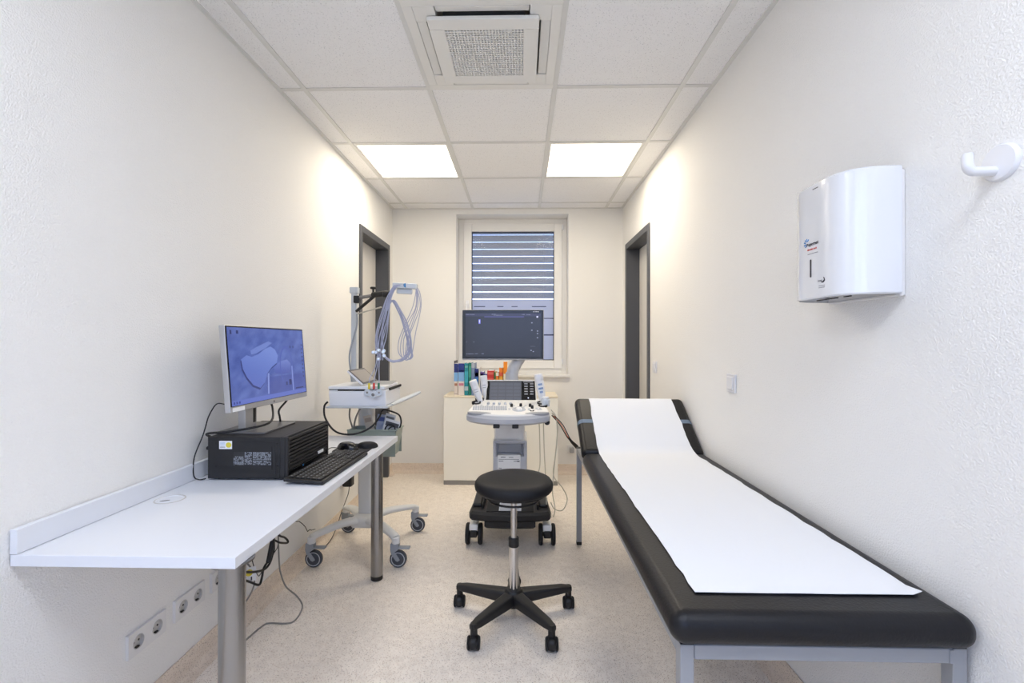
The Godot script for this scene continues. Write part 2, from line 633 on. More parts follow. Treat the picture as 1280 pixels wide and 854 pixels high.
func build_window(ox: Array, oy: Array) -> void:
	var o := structure("window_1")
	var d := 4.505
	var fr := B.new()
	fr.box(V(ox[0], oy[0], d + 0.06), V(-0.565, oy[1], d), 0.003)
	fr.box(V(0.386, oy[0], d + 0.06), V(ox[1], oy[1], d), 0.003)
	fr.box(V(-0.565, 2.392, d + 0.06), V(0.386, oy[1], d), 0.003)
	fr.box(V(-0.565, oy[0], d + 0.06), V(0.386, 0.982, d), 0.003)
	part(o, "window_frame", fr, M.pvc)
	var sa := B.new()
	var s0 := V(-0.571, 0.976, d - 0.014)
	var s1 := V(0.392, 2.397, d - 0.014)
	sa.box(V(s0.x, s0.y, d + 0.05), V(-0.492, s1.y, d - 0.016), 0.004)
	sa.box(V(0.316, s0.y, d + 0.05), V(s1.x, s1.y, d - 0.016), 0.004)
	sa.box(V(-0.492, 2.316, d + 0.05), V(0.316, s1.y, d - 0.016), 0.004)
	sa.box(V(-0.492, s0.y, d + 0.05), V(0.316, 1.056, d - 0.016), 0.004)
	var sash := part(o, "sash", sa, M.pvc)
	var se := B.new()
	for q in [[-0.492, -0.486, 1.056, 2.316], [0.31, 0.316, 1.056, 2.316]]:
		se.box(V(q[0], q[2], d + 0.02), V(q[1], q[3], d + 0.004))
	se.box(V(-0.486, 2.308, d + 0.02), V(0.31, 2.316, d + 0.004))
	se.box(V(-0.486, 1.056, d + 0.02), V(0.31, 1.062, d + 0.004))
	part(sash, "gasket", se, M.seal)
	part(o, "pane", bb(V(-0.487, 1.06, d + 0.018), V(0.311, 2.312, d + 0.014)), M.glass)
	# frosted privacy film on the lower half, in one sheet
	part(o, "film", bb(V(-0.486, 1.063, d + 0.0135), V(0.31, 1.652, d + 0.0125)), M.film, "frosted film")
	# dark strips laid over the film
	for q in [[1.298, 1.311, -0.486, 0.31], [1.4625, 1.471, -0.486, 0.31]]:
		part(o, "film_line", bb(V(q[2], q[0], d + 0.0125), V(q[3], q[1], d + 0.0119)), M.film_dark, "dark line")
	for q in [[-0.47, -0.36], [-0.24, -0.18], [-0.1, -0.04], [0.1, 0.24]]:
		part(o, "film_line", bb(V(q[0], 1.579, d + 0.0125), V(q[1], 1.587, d + 0.0119)), M.film_dark, "dark dash")
	var h := B.new()
	h.rod(V(-0.534, 1.60, d - 0.016), V(-0.534, 1.60, d - 0.05), 0.011, 12, 0.001)
	h.box(V(-0.549, 1.56, d - 0.022), V(-0.519, 1.64, d - 0.016), 0.003)
	h.box(V(-0.544, 1.50, d - 0.056), V(-0.524, 1.612, d - 0.042), 0.006)
	part(o, "window_handle", h, M.white)
	var hi := B.new()
	for y in [1.02, 2.33]:
		hi.rod(V(0.398, y, d - 0.012), V(0.398, y + 0.05, d - 0.012), 0.008, 10, 0.001)
	part(o, "hinge", hi, M.white)
	part(o, "window_sill", bb(V(ox[0] - 0.012, 0.905, d), V(ox[1] + 0.014, 0.93, DB - 0.035), 0.004), M.pvc)
	# outside blind
	var bl := thing("venetian_blind", "grey slatted outside blind seen through the back window", "blind", V(-0.09, 0.92, 4.66))
	var sl := B.new()
	var pr := []
	for i in 9:
		var u := (i / 8.0 - 0.5) * 0.08
		pr.append(Vector2(u, 0.004 * (1 - pow(u / 0.04, 2))))
	for i in range(8, -1, -1):
		pr.append(pr[i] + Vector2(0, -0.0012))
	sl.xf = Transform3D(Basis(Vector3(0, 0, 1), Vector3(0, 1, 0), Vector3(-1, 0, 0)), Vector3.ZERO)
	sl.plate(pr, -0.52, 0.52)
	var sm := sl.mesh()
	var k := 0
	var y := 2.43
	while y > 0.93:
		var tilt := 43.0
		put(bl, "slat", sm, M.slat, Transform3D(Basis(Vector3(1, 0, 0), deg_to_rad(-tilt)), V(-0.09, y, 4.66)))
		y -= 0.0724
	for x in [-0.40, 0.22]:
		part(bl, "ladder_cord", B.new().rod(V(x, 0.93, 4.615), V(x, 2.46, 4.615), 0.0016, 6), M.cart_grey)

# ---------------------------------------------------------------- lamps and ceiling fittings
func light_panel(x: float, d: float, c: Color, e: float, label: String) -> void:
	var t := thing("ceiling_light_panel", label, "ceiling light", V(x, CEIL, d), "square panels of light in the ceiling grid")
	var b := B.new()
	var h := 0.3
	for q in [[-h, -h, h, -h + 0.014], [-h, h - 0.014, h, h], [-h, -h + 0.014, -h + 0.014, h - 0.014], [h - 0.014, -h + 0.014, h, h - 0.014]]:
		b.box(V(x + q[0], CEIL + 0.001, d + q[3]), V(x + q[2], CEIL + 0.014, d + q[1]), 0.002)
	part(t, "frame", b, M.rail)
	var g := mat(Color(1, 1, 1), 0.6)
	g.emission_enabled = true
	g.emission = c
	g.emission_energy_multiplier = 2.2
	part(t, "diffuser", bb(V(x - h + 0.013, CEIL + 0.005, d + h - 0.013), V(x + h - 0.013, CEIL + 0.012, d - h + 0.013)), g)
	var l := AreaLight3D.new()
	l.name = "lamp"
	l.area_size = Vector2(0.57, 0.57)
	l.light_color = c
	l.light_energy = e
	l.area_range = 12.0
	l.shadow_enabled = true
	t.add_child(l)
	l.rotation_degrees = Vector3(-90, 0, 0)
	l.position = Vector3(0, -0.004, 0)

func build_air_unit() -> void:
	var cx := BAR0 + 1.5 * TILE
	var cd := 1.9625
	var t := thing("air_conditioner", "white square ceiling air conditioner with perforated centre grille and louvre flaps", "air conditioner", V(cx, CEIL - 0.035, cd))
	var h := 0.302
	var y0 := CEIL - 0.012
	var b := B.new()
	# flange round four outlets
	var fl := 0.262
	b.box(V(cx - h, y0, cd + h), V(cx + h, CEIL + 0.01, cd + fl), 0.003)
	b.box(V(cx - h, y0, cd - fl), V(cx + h, CEIL + 0.01, cd - h), 0.003)
	b.box(V(cx - h, y0, cd + fl), V(cx - fl, CEIL + 0.01, cd - fl), 0.003)
	b.box(V(cx + fl, y0, cd + fl), V(cx + h, CEIL + 0.01, cd - fl), 0.003)
	# corner squares
	for sx in [-1, 1]:
		for sd in [-1, 1]:
			var ax: float = cx + sx * 0.18
			var bx: float = cx + sx * fl
			var ad: float = cd + sd * 0.18
			var bd: float = cd + sd * fl
			b.box(V(minf(ax, bx), y0, maxf(ad, bd)), V(maxf(ax, bx), CEIL + 0.01, minf(ad, bd)), 0.002)
	part(t, "housing", b, M.ac)
	# sheet-metal box above the outlets, open downwards
	b = B.new()
	for q in [[-fl - 0.006, -fl, -fl, fl], [fl, fl + 0.006, -fl, fl], [-fl - 0.006, fl + 0.006, -fl - 0.006, -fl], [-fl - 0.006, fl + 0.006, fl, fl + 0.006]]:
		b.box(V(cx + q[0], CEIL + 0.008, cd + q[3]), V(cx + q[1], CEIL + 0.15, cd + q[2]))
	b.box(V(cx - fl - 0.006, CEIL + 0.15, cd + fl + 0.006), V(cx + fl + 0.006, CEIL + 0.155, cd - fl - 0.006))
	part(t, "duct", b, M.ac)
	# flaps between the corners
	for k in 4:
		var f := B.new()
		f.xf = Transform3D(Basis(Vector3.UP, k * PI / 2), V(cx, y0, cd)) * Transform3D(Basis(Vector3(1, 0, 0), deg_to_rad(12 if k == 0 else 3)), Vector3(0, 0.006, 0.243))
		f.box(Vector3(-0.177, -0.003, -0.019), Vector3(0.177, 0.003, 0.018), 0.002)
		part(t, "flap", f, M.ac)
	# centre panel hanging a little lower, with the grille as a lattice
	var p := 0.216
	var yb := CEIL - 0.03
	var gx := 0.158
	b = B.new()
	b.box(V(cx - p, yb, cd + p), V(cx + p, yb + 0.016, cd + gx), 0.003)
	b.box(V(cx - p, yb, cd - gx), V(cx + p, yb + 0.016, cd - p), 0.003)
	b.box(V(cx - p, yb, cd + gx), V(cx - gx, yb + 0.016, cd - gx), 0.0)
	b.box(V(cx + gx, yb, cd + gx), V(cx + p, yb + 0.016, cd - gx), 0.0)
	var panel := part(t, "panel", b, M.ac)
	var la := B.new()
	var nx := 25
	var nd := 22
	for i in nx + 1:
		var x := cx - gx + 2 * gx * i / nx
		la.box(V(x - 0.0019, yb + 0.001, cd + gx), V(x + 0.0019, yb + 0.006, cd - gx))
	for j in nd + 1:
		var d := cd - gx + 2 * gx * j / nd
		la.box(V(cx - gx, yb + 0.0006, d + 0.003), V(cx + gx, yb + 0.006, d - 0.003))
	part(panel, "grille", la, M.ac)
	# air intake: walls rising from the panel to the filter deep inside
	var ik := B.new()
	for q in [[-gx - 0.004, -gx, -gx, gx], [gx, gx + 0.004, -gx, gx], [-gx - 0.004, gx + 0.004, -gx - 0.004, -gx], [-gx - 0.004, gx + 0.004, gx, gx + 0.004]]:
		ik.box(V(cx + q[0], yb + 0.014, cd + q[3]), V(cx + q[1], CEIL + 0.148, cd + q[2]))
	part(panel, "intake", ik, M.ac_dark)
	part(panel, "filter", bb(V(cx - gx, CEIL + 0.13, cd + gx), V(cx + gx, CEIL + 0.14, cd - gx)), M.ac_dark, "grey air filter")
	for x in [-0.1, 0.1]:
		part(panel, "latch", bb(V(cx + x - 0.006, yb - 0.001, cd - gx + 0.018), V(cx + x + 0.006, yb + 0.004, cd - gx + 0.006), 0.001), M.ac)

# ---------------------------------------------------------------- desk side
func build_desk() -> void:
	var t := thing("desk", "white wall desk with upstand and two round steel legs", "desk", V(-0.95, 0, 1.8))
	var d0 := 1.074
	var d1 := 2.499
	var xf := -0.676
	part(t, "worktop", bb(V(XL + 0.004, 0.687, d1), V(xf, 0.715, d0), 0.0018), M.desk)
	part(t, "upstand", bb(V(XL + 0.003, 0.716, d1), V(XL + 0.021, 0.775, d0), 0.0012), M.desk)
	for p in [[-0.717, 1.128], [-0.748, 2.369]]:
		var l := part(t, "leg", B.new().rod(V(p[0], 0.022, p[1]), V(p[0], 0.684, p[1]), 0.03, 32, 0.001), M.steel, "brushed steel tube")
		part(l, "foot", B.new().rod(V(p[0], 0.0, p[1]), V(p[0], 0.024, p[1]), 0.0305, 32, 0.003), M.black, "black foot")
		part(l, "mounting_plate", B.new().rod(V(p[0], 0.682, p[1]), V(p[0], 0.6868, p[1]), 0.05, 24), M.steel)
	var g := B.new()
	g.xf = Transform3D(Basis.IDENTITY, V(-1.137, 0.7148, 1.466))
	g.lathe([Vector2(0, 0.0008), Vector2(0.033, 0.0008), Vector2(0.034, 0.0026), Vector2(0.0385, 0.0022), Vector2(0.04, 0)], 36)
	var gr := part(t, "cable_grommet", g, M.desk, "round white cable cap")
	var rim := B.new()
	rim.xf = Transform3D(Basis.IDENTITY, V(-1.137, 0.7151, 1.466))
	rim.lathe([Vector2(0.0395, 0.0), Vector2(0.04, 0.0016), Vector2(0.0425, 0.0016), Vector2(0.0432, 0.0)], 36)
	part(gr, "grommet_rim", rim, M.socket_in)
	var cut := B.new()
	cut.xf = Transform3D(Basis(Vector3.UP, 0.5) * Basis(Vector3(1, 0, 0), -PI / 2), V(-1.143, 0.7157, 1.452))
	cut.plate(ellipse(0.014, 0.0035, 14), 0, 0.0004)
	part(gr, "slot_shade", cut, M.hole_shade)  # thin dark plate; the shade of the opening is in its colour

func ellipse(a: float, b: float, k := 24) -> Array:
	var o := []
	for i in k: o.append(Vector2(a * cos(TAU * i / k), b * sin(TAU * i / k)))
	return o

func rrect(w: float, h: float, r: float, s := 4) -> Array:
	var o := []
	for q in [[1, 1, 0], [-1, 1, 1], [-1, -1, 2], [1, -1, 3]]:
		for i in s + 1:
			var a: float = PI / 2 * (q[2] + float(i) / s)
			o.append(Vector2(q[0] * (w / 2 - r) + r * cos(a), q[1] * (h / 2 - r) + r * sin(a)))
	return o

func build_computer() -> void:
	var x0 := -1.158
	var x1 := -0.858
	var d0 := 1.674
	var d1 := 2.03
	var y0 := 0.7155
	var y1 := 0.875
	var t := thing("computer_tower", "black desktop computer lying flat under the monitor on the white desk", "computer", V(-1.0, y0, 1.85))
	part(t, "case", bb(V(x0, y0 + 0.006, d1), V(x1 - 0.03, y1, d0), 0.002), M.pc)
	for q in [[x0 + 0.03, d0 + 0.03], [x1 - 0.06, d0 + 0.03], [x0 + 0.03, d1 - 0.03], [x1 - 0.06, d1 - 0.03]]:
		part(t, "rubber_foot", B.new().rod(V(q[0], y0 - 0.0003, q[1]), V(q[0], y0 + 0.008, q[1]), 0.01, 10), M.rubber)
	# ribbed front of the case, facing the room
	var f := B.new()
	f.box(V(x1 - 0.03, y0 + 0.004, d1), V(x1 - 0.012, y1 + 0.0005, d0), 0.002)
	f.box(V(x1 - 0.012, y0 + 0.004, d0 + 0.012), V(x1 - 0.001, y1, d0), 0.002)
	f.box(V(x1 - 0.012, y0 + 0.004, d1), V(x1 - 0.001, y1, d1 - 0.012), 0.002)
	part(t, "front_bezel", f, M.pc)
	var k := 9
	for i in k:
		var a := y0 + 0.036 + (y1 - y0 - 0.038) * i / k
		part(t, "slat", bb(V(x1 - 0.012, a, d1 - 0.012), V(x1, a + 0.0098, d0 + 0.012), 0.002), M.pc)
	part(t, "lower_panel", bb(V(x1 - 0.012, y0 + 0.006, d1 - 0.012), V(x1 - 0.002, y0 + 0.033, d0 + 0.012), 0.002), M.black_gloss)
	part(t, "badge", bb(V(x1 - 0.003, y0 + 0.038, 1.975), V(x1 + 0.0008, y0 + 0.05, 1.925), 0.0005), M.label_white, "small white badge")
	part(t, "status_light", bb(V(x1 - 0.003, y0 + 0.022, 1.80), V(x1 - 0.0014, y0 + 0.03, 1.792), 0.0005), M.ink_blue)
	# side facing the camera: seam lines, sticker, type plate
	var e := d0 - 0.0006
	part(t, "side_panel", bb(V(x0 + 0.004, y0 + 0.009, d0), V(x1 - 0.045, y1 - 0.016, d0 - 0.0014), 0.0006), M.pc)
	part(t, "latch", bb(V(x1 - 0.062, y0 + 0.04, d0 - 0.0012), V(x1 - 0.058, y0 + 0.125, d0 - 0.0022), 0.0004), M.pc_dark)
	var si := Image.create(96, 64, false, Image.FORMAT_RGB8)
	si.fill(srgb(236, 236, 240))
	for y in 64:
		for x in 96:
			if Vector2(x - 70, y - 32).length() < 21: si.set_pixel(x, y, srgb(222, 206, 70))
			if y > 44 and y < 54 and x < 44 and x > 6 and (x / 3) % 2 == 0: si.set_pixel(x, y, srgb(40, 40, 44))
			if y > 10 and y < 36 and x < 44 and x > 6 and (y / 5) % 2 == 0: si.set_pixel(x, y, srgb(170, 190, 214))
	var sm := mat(Color.WHITE, 0.5)
	sm.albedo_texture = tex(si)
	var z := d0 - 0.0017
	part(t, "sticker", B.new().pane(V(-1.114, 0.861, z), V(-1.066, 0.861, z), V(-1.066, 0.831, z), V(-1.114, 0.831, z)), sm, "white sticker with a yellow dot")
	var ti := Image.create(192, 64, false, Image.FORMAT_RGB8)
	ti.fill(srgb(38, 38, 41))
	var r2 := RandomNumberGenerator.new()
	r2.seed = 4
	for blk in [[0, 22, 52, 63], [56, 0, 92, 26], [56, 30, 92, 62], [98, 0, 190, 38], [98, 44, 190, 63]]:
		for y in range(blk[1], blk[3], 4):
			var x: int = blk[0]
			while x < blk[2]:
				var l := r2.randi_range(2, 10)
				if r2.randf() < 0.75:
					ti.fill_rect(Rect2i(x, y, mini(l, blk[2] - x), 3), srgb(150, 156, 166))
				x += l + 2
	var tm := mat(Color.WHITE, 0.5)
	tm.albedo_texture = tex(ti)
	part(t, "type_plate", B.new().pane(V(-1.06, 0.82, z), V(-0.918, 0.82, z), V(-0.918, 0.773, z), V(-1.06, 0.773, z)), tm, "grey printed type plate")
	for q in [[-0.898, 0.852], [-0.898, 0.77], [-1.125, 0.767], [-1.125, 0.852]]:
		part(t, "screw", B.new().rod(V(q[0], q[1], d0), V(q[0], q[1], d0 - 0.0022), 0.004, 10), M.pc_dark)
	part(t, "plug", B.new().rod(V(x0, 0.828, 1.70), V(x0 - 0.02, 0.828, 1.70), 0.007, 10, 0.001), M.black)

func wallpaper() -> Image:
	var w := 480
	var h := 270
	var im := Image.create(w, h, false, Image.FORMAT_RGB8)
	var f := FastNoiseLite.new()
	f.seed = 3
	f.frequency = 0.008
	f.fractal_octaves = 3
	var joint := PackedVector2Array([Vector2(62, 112), Vector2(92, 98), Vector2(122, 105), Vector2(160, 96), Vector2(205, 76), Vector2(240, 68), Vector2(268, 80), Vector2(284, 104), Vector2(276, 132), Vector2(236, 150), Vector2(206, 172), Vector2(188, 204), Vector2(160, 222), Vector2(120, 208), Vector2(88, 178), Vector2(68, 146)])
	var knee := PackedVector2Array([Vector2(250, 150), Vector2(300, 128), Vector2(346, 122), Vector2(372, 140), Vector2(368, 176), Vector2(316, 180), Vector2(262, 176)])
	var peg := PackedVector2Array([Vector2(116, 82), Vector2(150, 70), Vector2(226, 48), Vector2(250, 54), Vector2(206, 74), Vector2(150, 92), Vector2(120, 96)])
	for y in h:
		for x in w:
			var k := f.get_noise_2d(x * 1.3 + y * 0.6, y * 1.6) * 0.5 + 0.5
			var c := srgb(66, 84, 158).lerp(srgb(112, 132, 206), clampf(k * 0.9 + 0.1, 0, 1))
			if y > 185 and x > 200: c = c.lerp(srgb(74, 88, 166), 0.6)
			var p := Vector2(x, y)
			if Geometry2D.is_point_in_polygon(p + Vector2(5, -6), joint): c = srgb(58, 68, 130)
			if Geometry2D.is_point_in_polygon(p, peg): c = srgb(122, 142, 214)
			if Geometry2D.is_point_in_polygon(p, joint): c = srgb(128, 150, 224).lerp(srgb(98, 118, 200), clampf((y - 70) / 150.0 + (160 - x) / 500.0, 0, 1))
			if Geometry2D.is_point_in_polygon(p, knee): c = srgb(126, 144, 216).lerp(srgb(84, 98, 178), clampf((y - 120) / 60.0, 0, 1))
			var ar := absf(Vector2((x - 340) / 44.0, (y - 150) / 78.0).length() - 1.0)
			if ar < 0.06 and y < 210: c = srgb(88, 104, 186)
			if absf(x - 214 - (y - 180) * -0.1) < 5 and y > 170 and y < 250: c = srgb(140, 158, 226)
			if absf(x - 380) < 5 and y > 150: c = srgb(130, 148, 220)
			if y > 252: c = srgb(104, 122, 206)
			im.set_pixel(x, y, c)
	for q in [[14, 10, 9, 14], [46, 10, 12, 12], [330, 214, 10, 14], [352, 206, 18, 22], [400, 244, 60, 5]]:
		im.fill_rect(Rect2i(q[0], q[1], q[2], q[3]), srgb(50, 60, 116))
	for i in 3: im.fill_rect(Rect2i(8 + i * 14, 257, 8, 8), srgb(56, 70, 150))
	for i in 9: im.fill_rect(Rect2i(462, 60 + i * 17, 10, 7), srgb(60, 70, 130))
	for i in 2: im.fill_rect(Rect2i(372 + i * 22, 66, 10, 10), srgb(62, 76, 140))
	return im

func screen_mat(i: Image, e: float) -> StandardMaterial3D:
	var m := mat(srgb(12, 12, 14), 0.22)
	m.emission_enabled = true
	m.emission_texture = tex(i)
	m.emission = Color.BLACK
	m.emission_energy_multiplier = e
	return m

func build_monitor() -> void:
	var t := thing("computer_monitor", "silver flat monitor with blue desktop picture standing on the black computer", "monitor", V(-1.06, 0.8755, 1.85))
	# local frame: screen normal is +z, width along x; turned to face the room
	var w := 0.545
	var h := 0.32
	var c := V(-1.045, 1.1285, 1.9)
	var turn := Basis(Vector3.UP, PI / 2 - deg_to_rad(2.2)) * Basis(Vector3(1, 0, 0), deg_to_rad(-4.6))
	var x := Transform3D(turn, c)
	var b := B.new()
	b.xf = x
	b.box(Vector3(-w / 2, -h / 2, -0.022), Vector3(w / 2, h / 2, 0), 0.003)
	var sh := part(t, "housing", b, M.silver)
	b = B.new()
	b.xf = x
	b.box(Vector3(-0.17, -0.11, -0.042), Vector3(0.17, 0.11, -0.02), 0.01)
	part(t, "back_cover", b, M.dark_silver)
	var bz := 0.021
	b = B.new()
	b.xf = x
	b.box(Vector3(-w / 2 + 0.003, -h / 2 + bz, 0), Vector3(w / 2 - 0.003, h / 2 - 0.003, 0.0008))
	part(t, "bezel", b, M.black_gloss, "thin black border")
	b = B.new()
	b.xf = x
	b.pane(Vector3(-w / 2 + 0.009, h / 2 - 0.008, 0.0012), Vector3(w / 2 - 0.009, h / 2 - 0.008, 0.0012), Vector3(w / 2 - 0.009, -h / 2 + bz + 0.002, 0.0012), Vector3(-w / 2 + 0.009, -h / 2 + bz + 0.002, 0.0012))
	part(t, "screen", b, screen_mat(wallpaper(), 0.6), "lit blue desktop picture")
	b = B.new()
	b.xf = x
	b.box(Vector3(-w / 2 + 0.012, -h / 2 + 0.002, 0), Vector3(-w / 2 + 0.08, -h / 2 + 0.017, 0.0006))
	part(t, "sticker", b, M.label_white, "white sticker")
	b = B.new()
	b.xf = x
	b.plate(ellipse(0.005, 0.005, 16), 0.0, 0.0004)
	for i in b.v.size(): b.v[i] += turn * Vector3(0, -h / 2 + 0.010, 0)
	part(t, "maker_mark", b, M.dark_silver)
	b = B.new()
	b.box(V(-1.118, 0.882, 1.87), V(-1.088, 1.10, 1.79), 0.003)
	var col := part(t, "stand_column", b, M.silver)
	part(col, "slot_shade", bb(V(-1.089, 0.90, 1.86), V(-1.087, 1.0, 1.842)), M.hole_shade)  # solid dark strip coloured like the shade inside a slot
	b = B.new()
	b.xf = Transform3D(Basis(Vector3(1, 0, 0), -PI / 2), V(-1.07, 0.8757, 1.845))
	b.plate(rrect(0.19, 0.246, 0.006), 0, 0.0065, 0.0012)
	part(t, "stand_base", b, M.dark_silver)
	# cables of the screen
	single("monitor_cable", B.new().tube([V(-1.075, 0.985, 1.93), V(-1.04, 0.95, 1.90), V(-1.0, 0.905, 1.80), V(-1.09, 0.89, 1.71), V(-1.17, 0.884, 1.69), V(-1.2, 0.86, 1.75)], 0.0042, 8), M.black_wire, "thick black cable sweeping from screen underside across the stand base", "cable", V(-1.09, 0.88, 1.8))
	single("screen_power_cable", B.new().tube([V(-1.06, 0.988, 2.03), V(-1.045, 0.97, 2.03), V(-1.06, 0.93, 1.99), V(-1.055, 0.90, 1.985), V(-1.06, 0.8785, 2.0)], 0.0042, 8), M.black_wire, "short black cable dropping from screen onto computer top", "cable", V(-1.06, 0.8785, 2.0))
	single("network_cable", B.new().tube([V(-1.10, 0.995, 1.68), V(-1.13, 0.995, 1.68), V(-1.165, 0.95, 1.69), V(-1.185, 0.905, 1.70), V(-1.19, 0.87, 1.69), V(-1.205, 0.80, 1.67), V(-1.20, 0.737, 1.66), V(-1.185, 0.72, 1.665), V(-1.162, 0.722, 1.67)], 0.0022, 6), M.black_wire, "thin black cable looping beside the computer against the wall", "cable", V(-1.185, 0.718, 1.665))

func build_input() -> void:
	# keyboard turned nearly along the desk edge
	var c := V(-0.775, 0.716, 1.845)
	var t := thing("keyboard", "black computer keyboard lying along the front of the computer", "keyboard", c)
	var x := Transform3D(Basis(Vector3.UP, PI / 2 - deg_to_rad(1.5)) * Basis(Vector3(1, 0, 0), deg_to_rad(4)), c + Vector3(0, 0.0065, 0))
	var b := B.new()
	b.xf = x
	b.box(Vector3(-0.222, -0.001, -0.07), Vector3(0.222, 0.012, 0.075), 0.003)
	part(t, "keyboard_body", b, M.black)
	var k := B.new()
	k.xf = x
	var rows := [[-0.056, 15], [-0.033, 15], [-0.0135, 14], [0.006, 13], [0.0255, 12], [0.045, 8]]
	for r in rows:
		var n: int = r[1]
		for i in n:
			var wd := 0.288 / n
			var x0 := -0.212 + wd * i
			k.box(Vector3(x0 + 0.001, 0.012, r[0]), Vector3(x0 + wd - 0.001, 0.0175, r[0] + 0.0175), 0.0018)
		for i in 3:
			if r[0] > 0.0 and r[0] < 0.02: continue
			var x1 := 0.084 + 0.0192 * i
			k.box(Vector3(x1 + 0.001, 0.012, r[0]), Vector3(x1 + 0.0182, 0.0175, r[0] + 0.0175), 0.0018)
		for i in 4:
			if r[0] < -0.05: continue
			var x2 := 0.143 + 0.0186 * i
			k.box(Vector3(x2 + 0.001, 0.012, r[0]), Vector3(x2 + 0.0176, 0.0175, r[0] + 0.0175), 0.0018)
	part(t, "keys", k, M.pc, "rows of small black keys").set_meta("kind", "stuff")
	var pr := B.new()
	pr.xf = x
	var r3 := RandomNumberGenerator.new()
	r3.seed = 8
	for r in rows:
		for i in r[1] - 1:
			var wd: float = 0.288 / r[1]
			var px: float = -0.212 + wd * i + 0.006
			pr.box(Vector3(px, 0.0174, r[0] + 0.004), Vector3(px + 0.004, 0.0178, r[0] + 0.009))
		for i in 7:
			var px2 := 0.088 + 0.0188 * i
			if r3.randf() < 0.75: pr.box(Vector3(px2, 0.0174, r[0] + 0.004), Vector3(px2 + 0.004, 0.0178, r[0] + 0.009))
	part(t, "key_legends", pr, M.ink_grey, "pale key lettering").set_meta("kind", "stuff")
	# mouse and pad
	var pad := thing("mouse_pad", "black mouse pad with raised wrist rest near the desk end", "mouse pad", V(-0.79, 0.7156, 2.2))
	b = B.new()
	b.xf = Transform3D(Basis(Vector3(1, 0, 0), -PI / 2), V(-0.80, 0.7154, 2.19))
	b.plate(rrect(0.17, 0.20, 0.05, 8), 0, 0.003, 0.001)
	part(pad, "mat", b, M.rubber)
	b = B.new()
	b.xf = Transform3D(Basis(Vector3.UP, 0.2).scaled(Vector3(1, 0.42, 1)), V(-0.752, 0.716, 2.225))
	dome(b, 0.052, 0.052, 0.055)
	part(pad, "wrist_rest", b, M.rubber)
	var ms := thing("computer_mouse", "glossy black computer mouse on the black pad", "mouse", V(-0.825, 0.7186, 2.135))
	b = B.new()
	b.xf = Transform3D(Basis(Vector3.UP, deg_to_rad(72)), V(-0.812, 0.7186, 2.13))
	dome(b, 0.033, 0.056, 0.042)
	part(ms, "mouse_body", b, M.black_gloss)
	part(ms, "mouse_wheel", B.new().rod(V(-0.838, 0.7515, 2.126), V(-0.84, 0.7515, 2.119), 0.007, 12, 0.001), M.rubber)
	single("mouse_cable", B.new().tube([V(-0.862, 0.73, 2.14), V(-0.885, 0.735, 2.12), V(-0.90, 0.726, 2.1), V(-0.92, 0.72, 2.09), V(-0.95, 0.72, 2.11), V(-1.0, 0.72, 2.09)], 0.0018, 6), M.black_wire, "thin mouse cable curling beside the computer", "cable", V(-0.92, 0.718, 2.1))

func dome(b: B, a: float, c: float, h: float) -> void:
	var rows := []
	for i in 9:
		var v := PI / 2 * i / 8
		var l := []
		for j in 24:
			var u := TAU * j / 24
			var rr := pow(maxf(cos(v), 0.0001), 0.6)
			l.append(Vector3(a * rr * cos(u), h * sin(v), c * rr * sin(u)))
		rows.append(l)
	var m := B.new()
	m.sheet(rows, true)
	# make the normals point outwards
	for i in range(0, m.v.size(), 3):
		var ns := []
		for q in 3:
			var p := m.v[i + q]
			var nn := m.n[i + q]
			if nn.length() < 0.5: nn = Vector3.UP
			if nn.dot(Vector3(p.x, p.y + 0.002, p.z)) < 0: nn = -nn
			ns.append(nn)
		b.tri(m.v[i], m.v[i + 1], m.v[i + 2], ns[0], ns[1], ns[2])

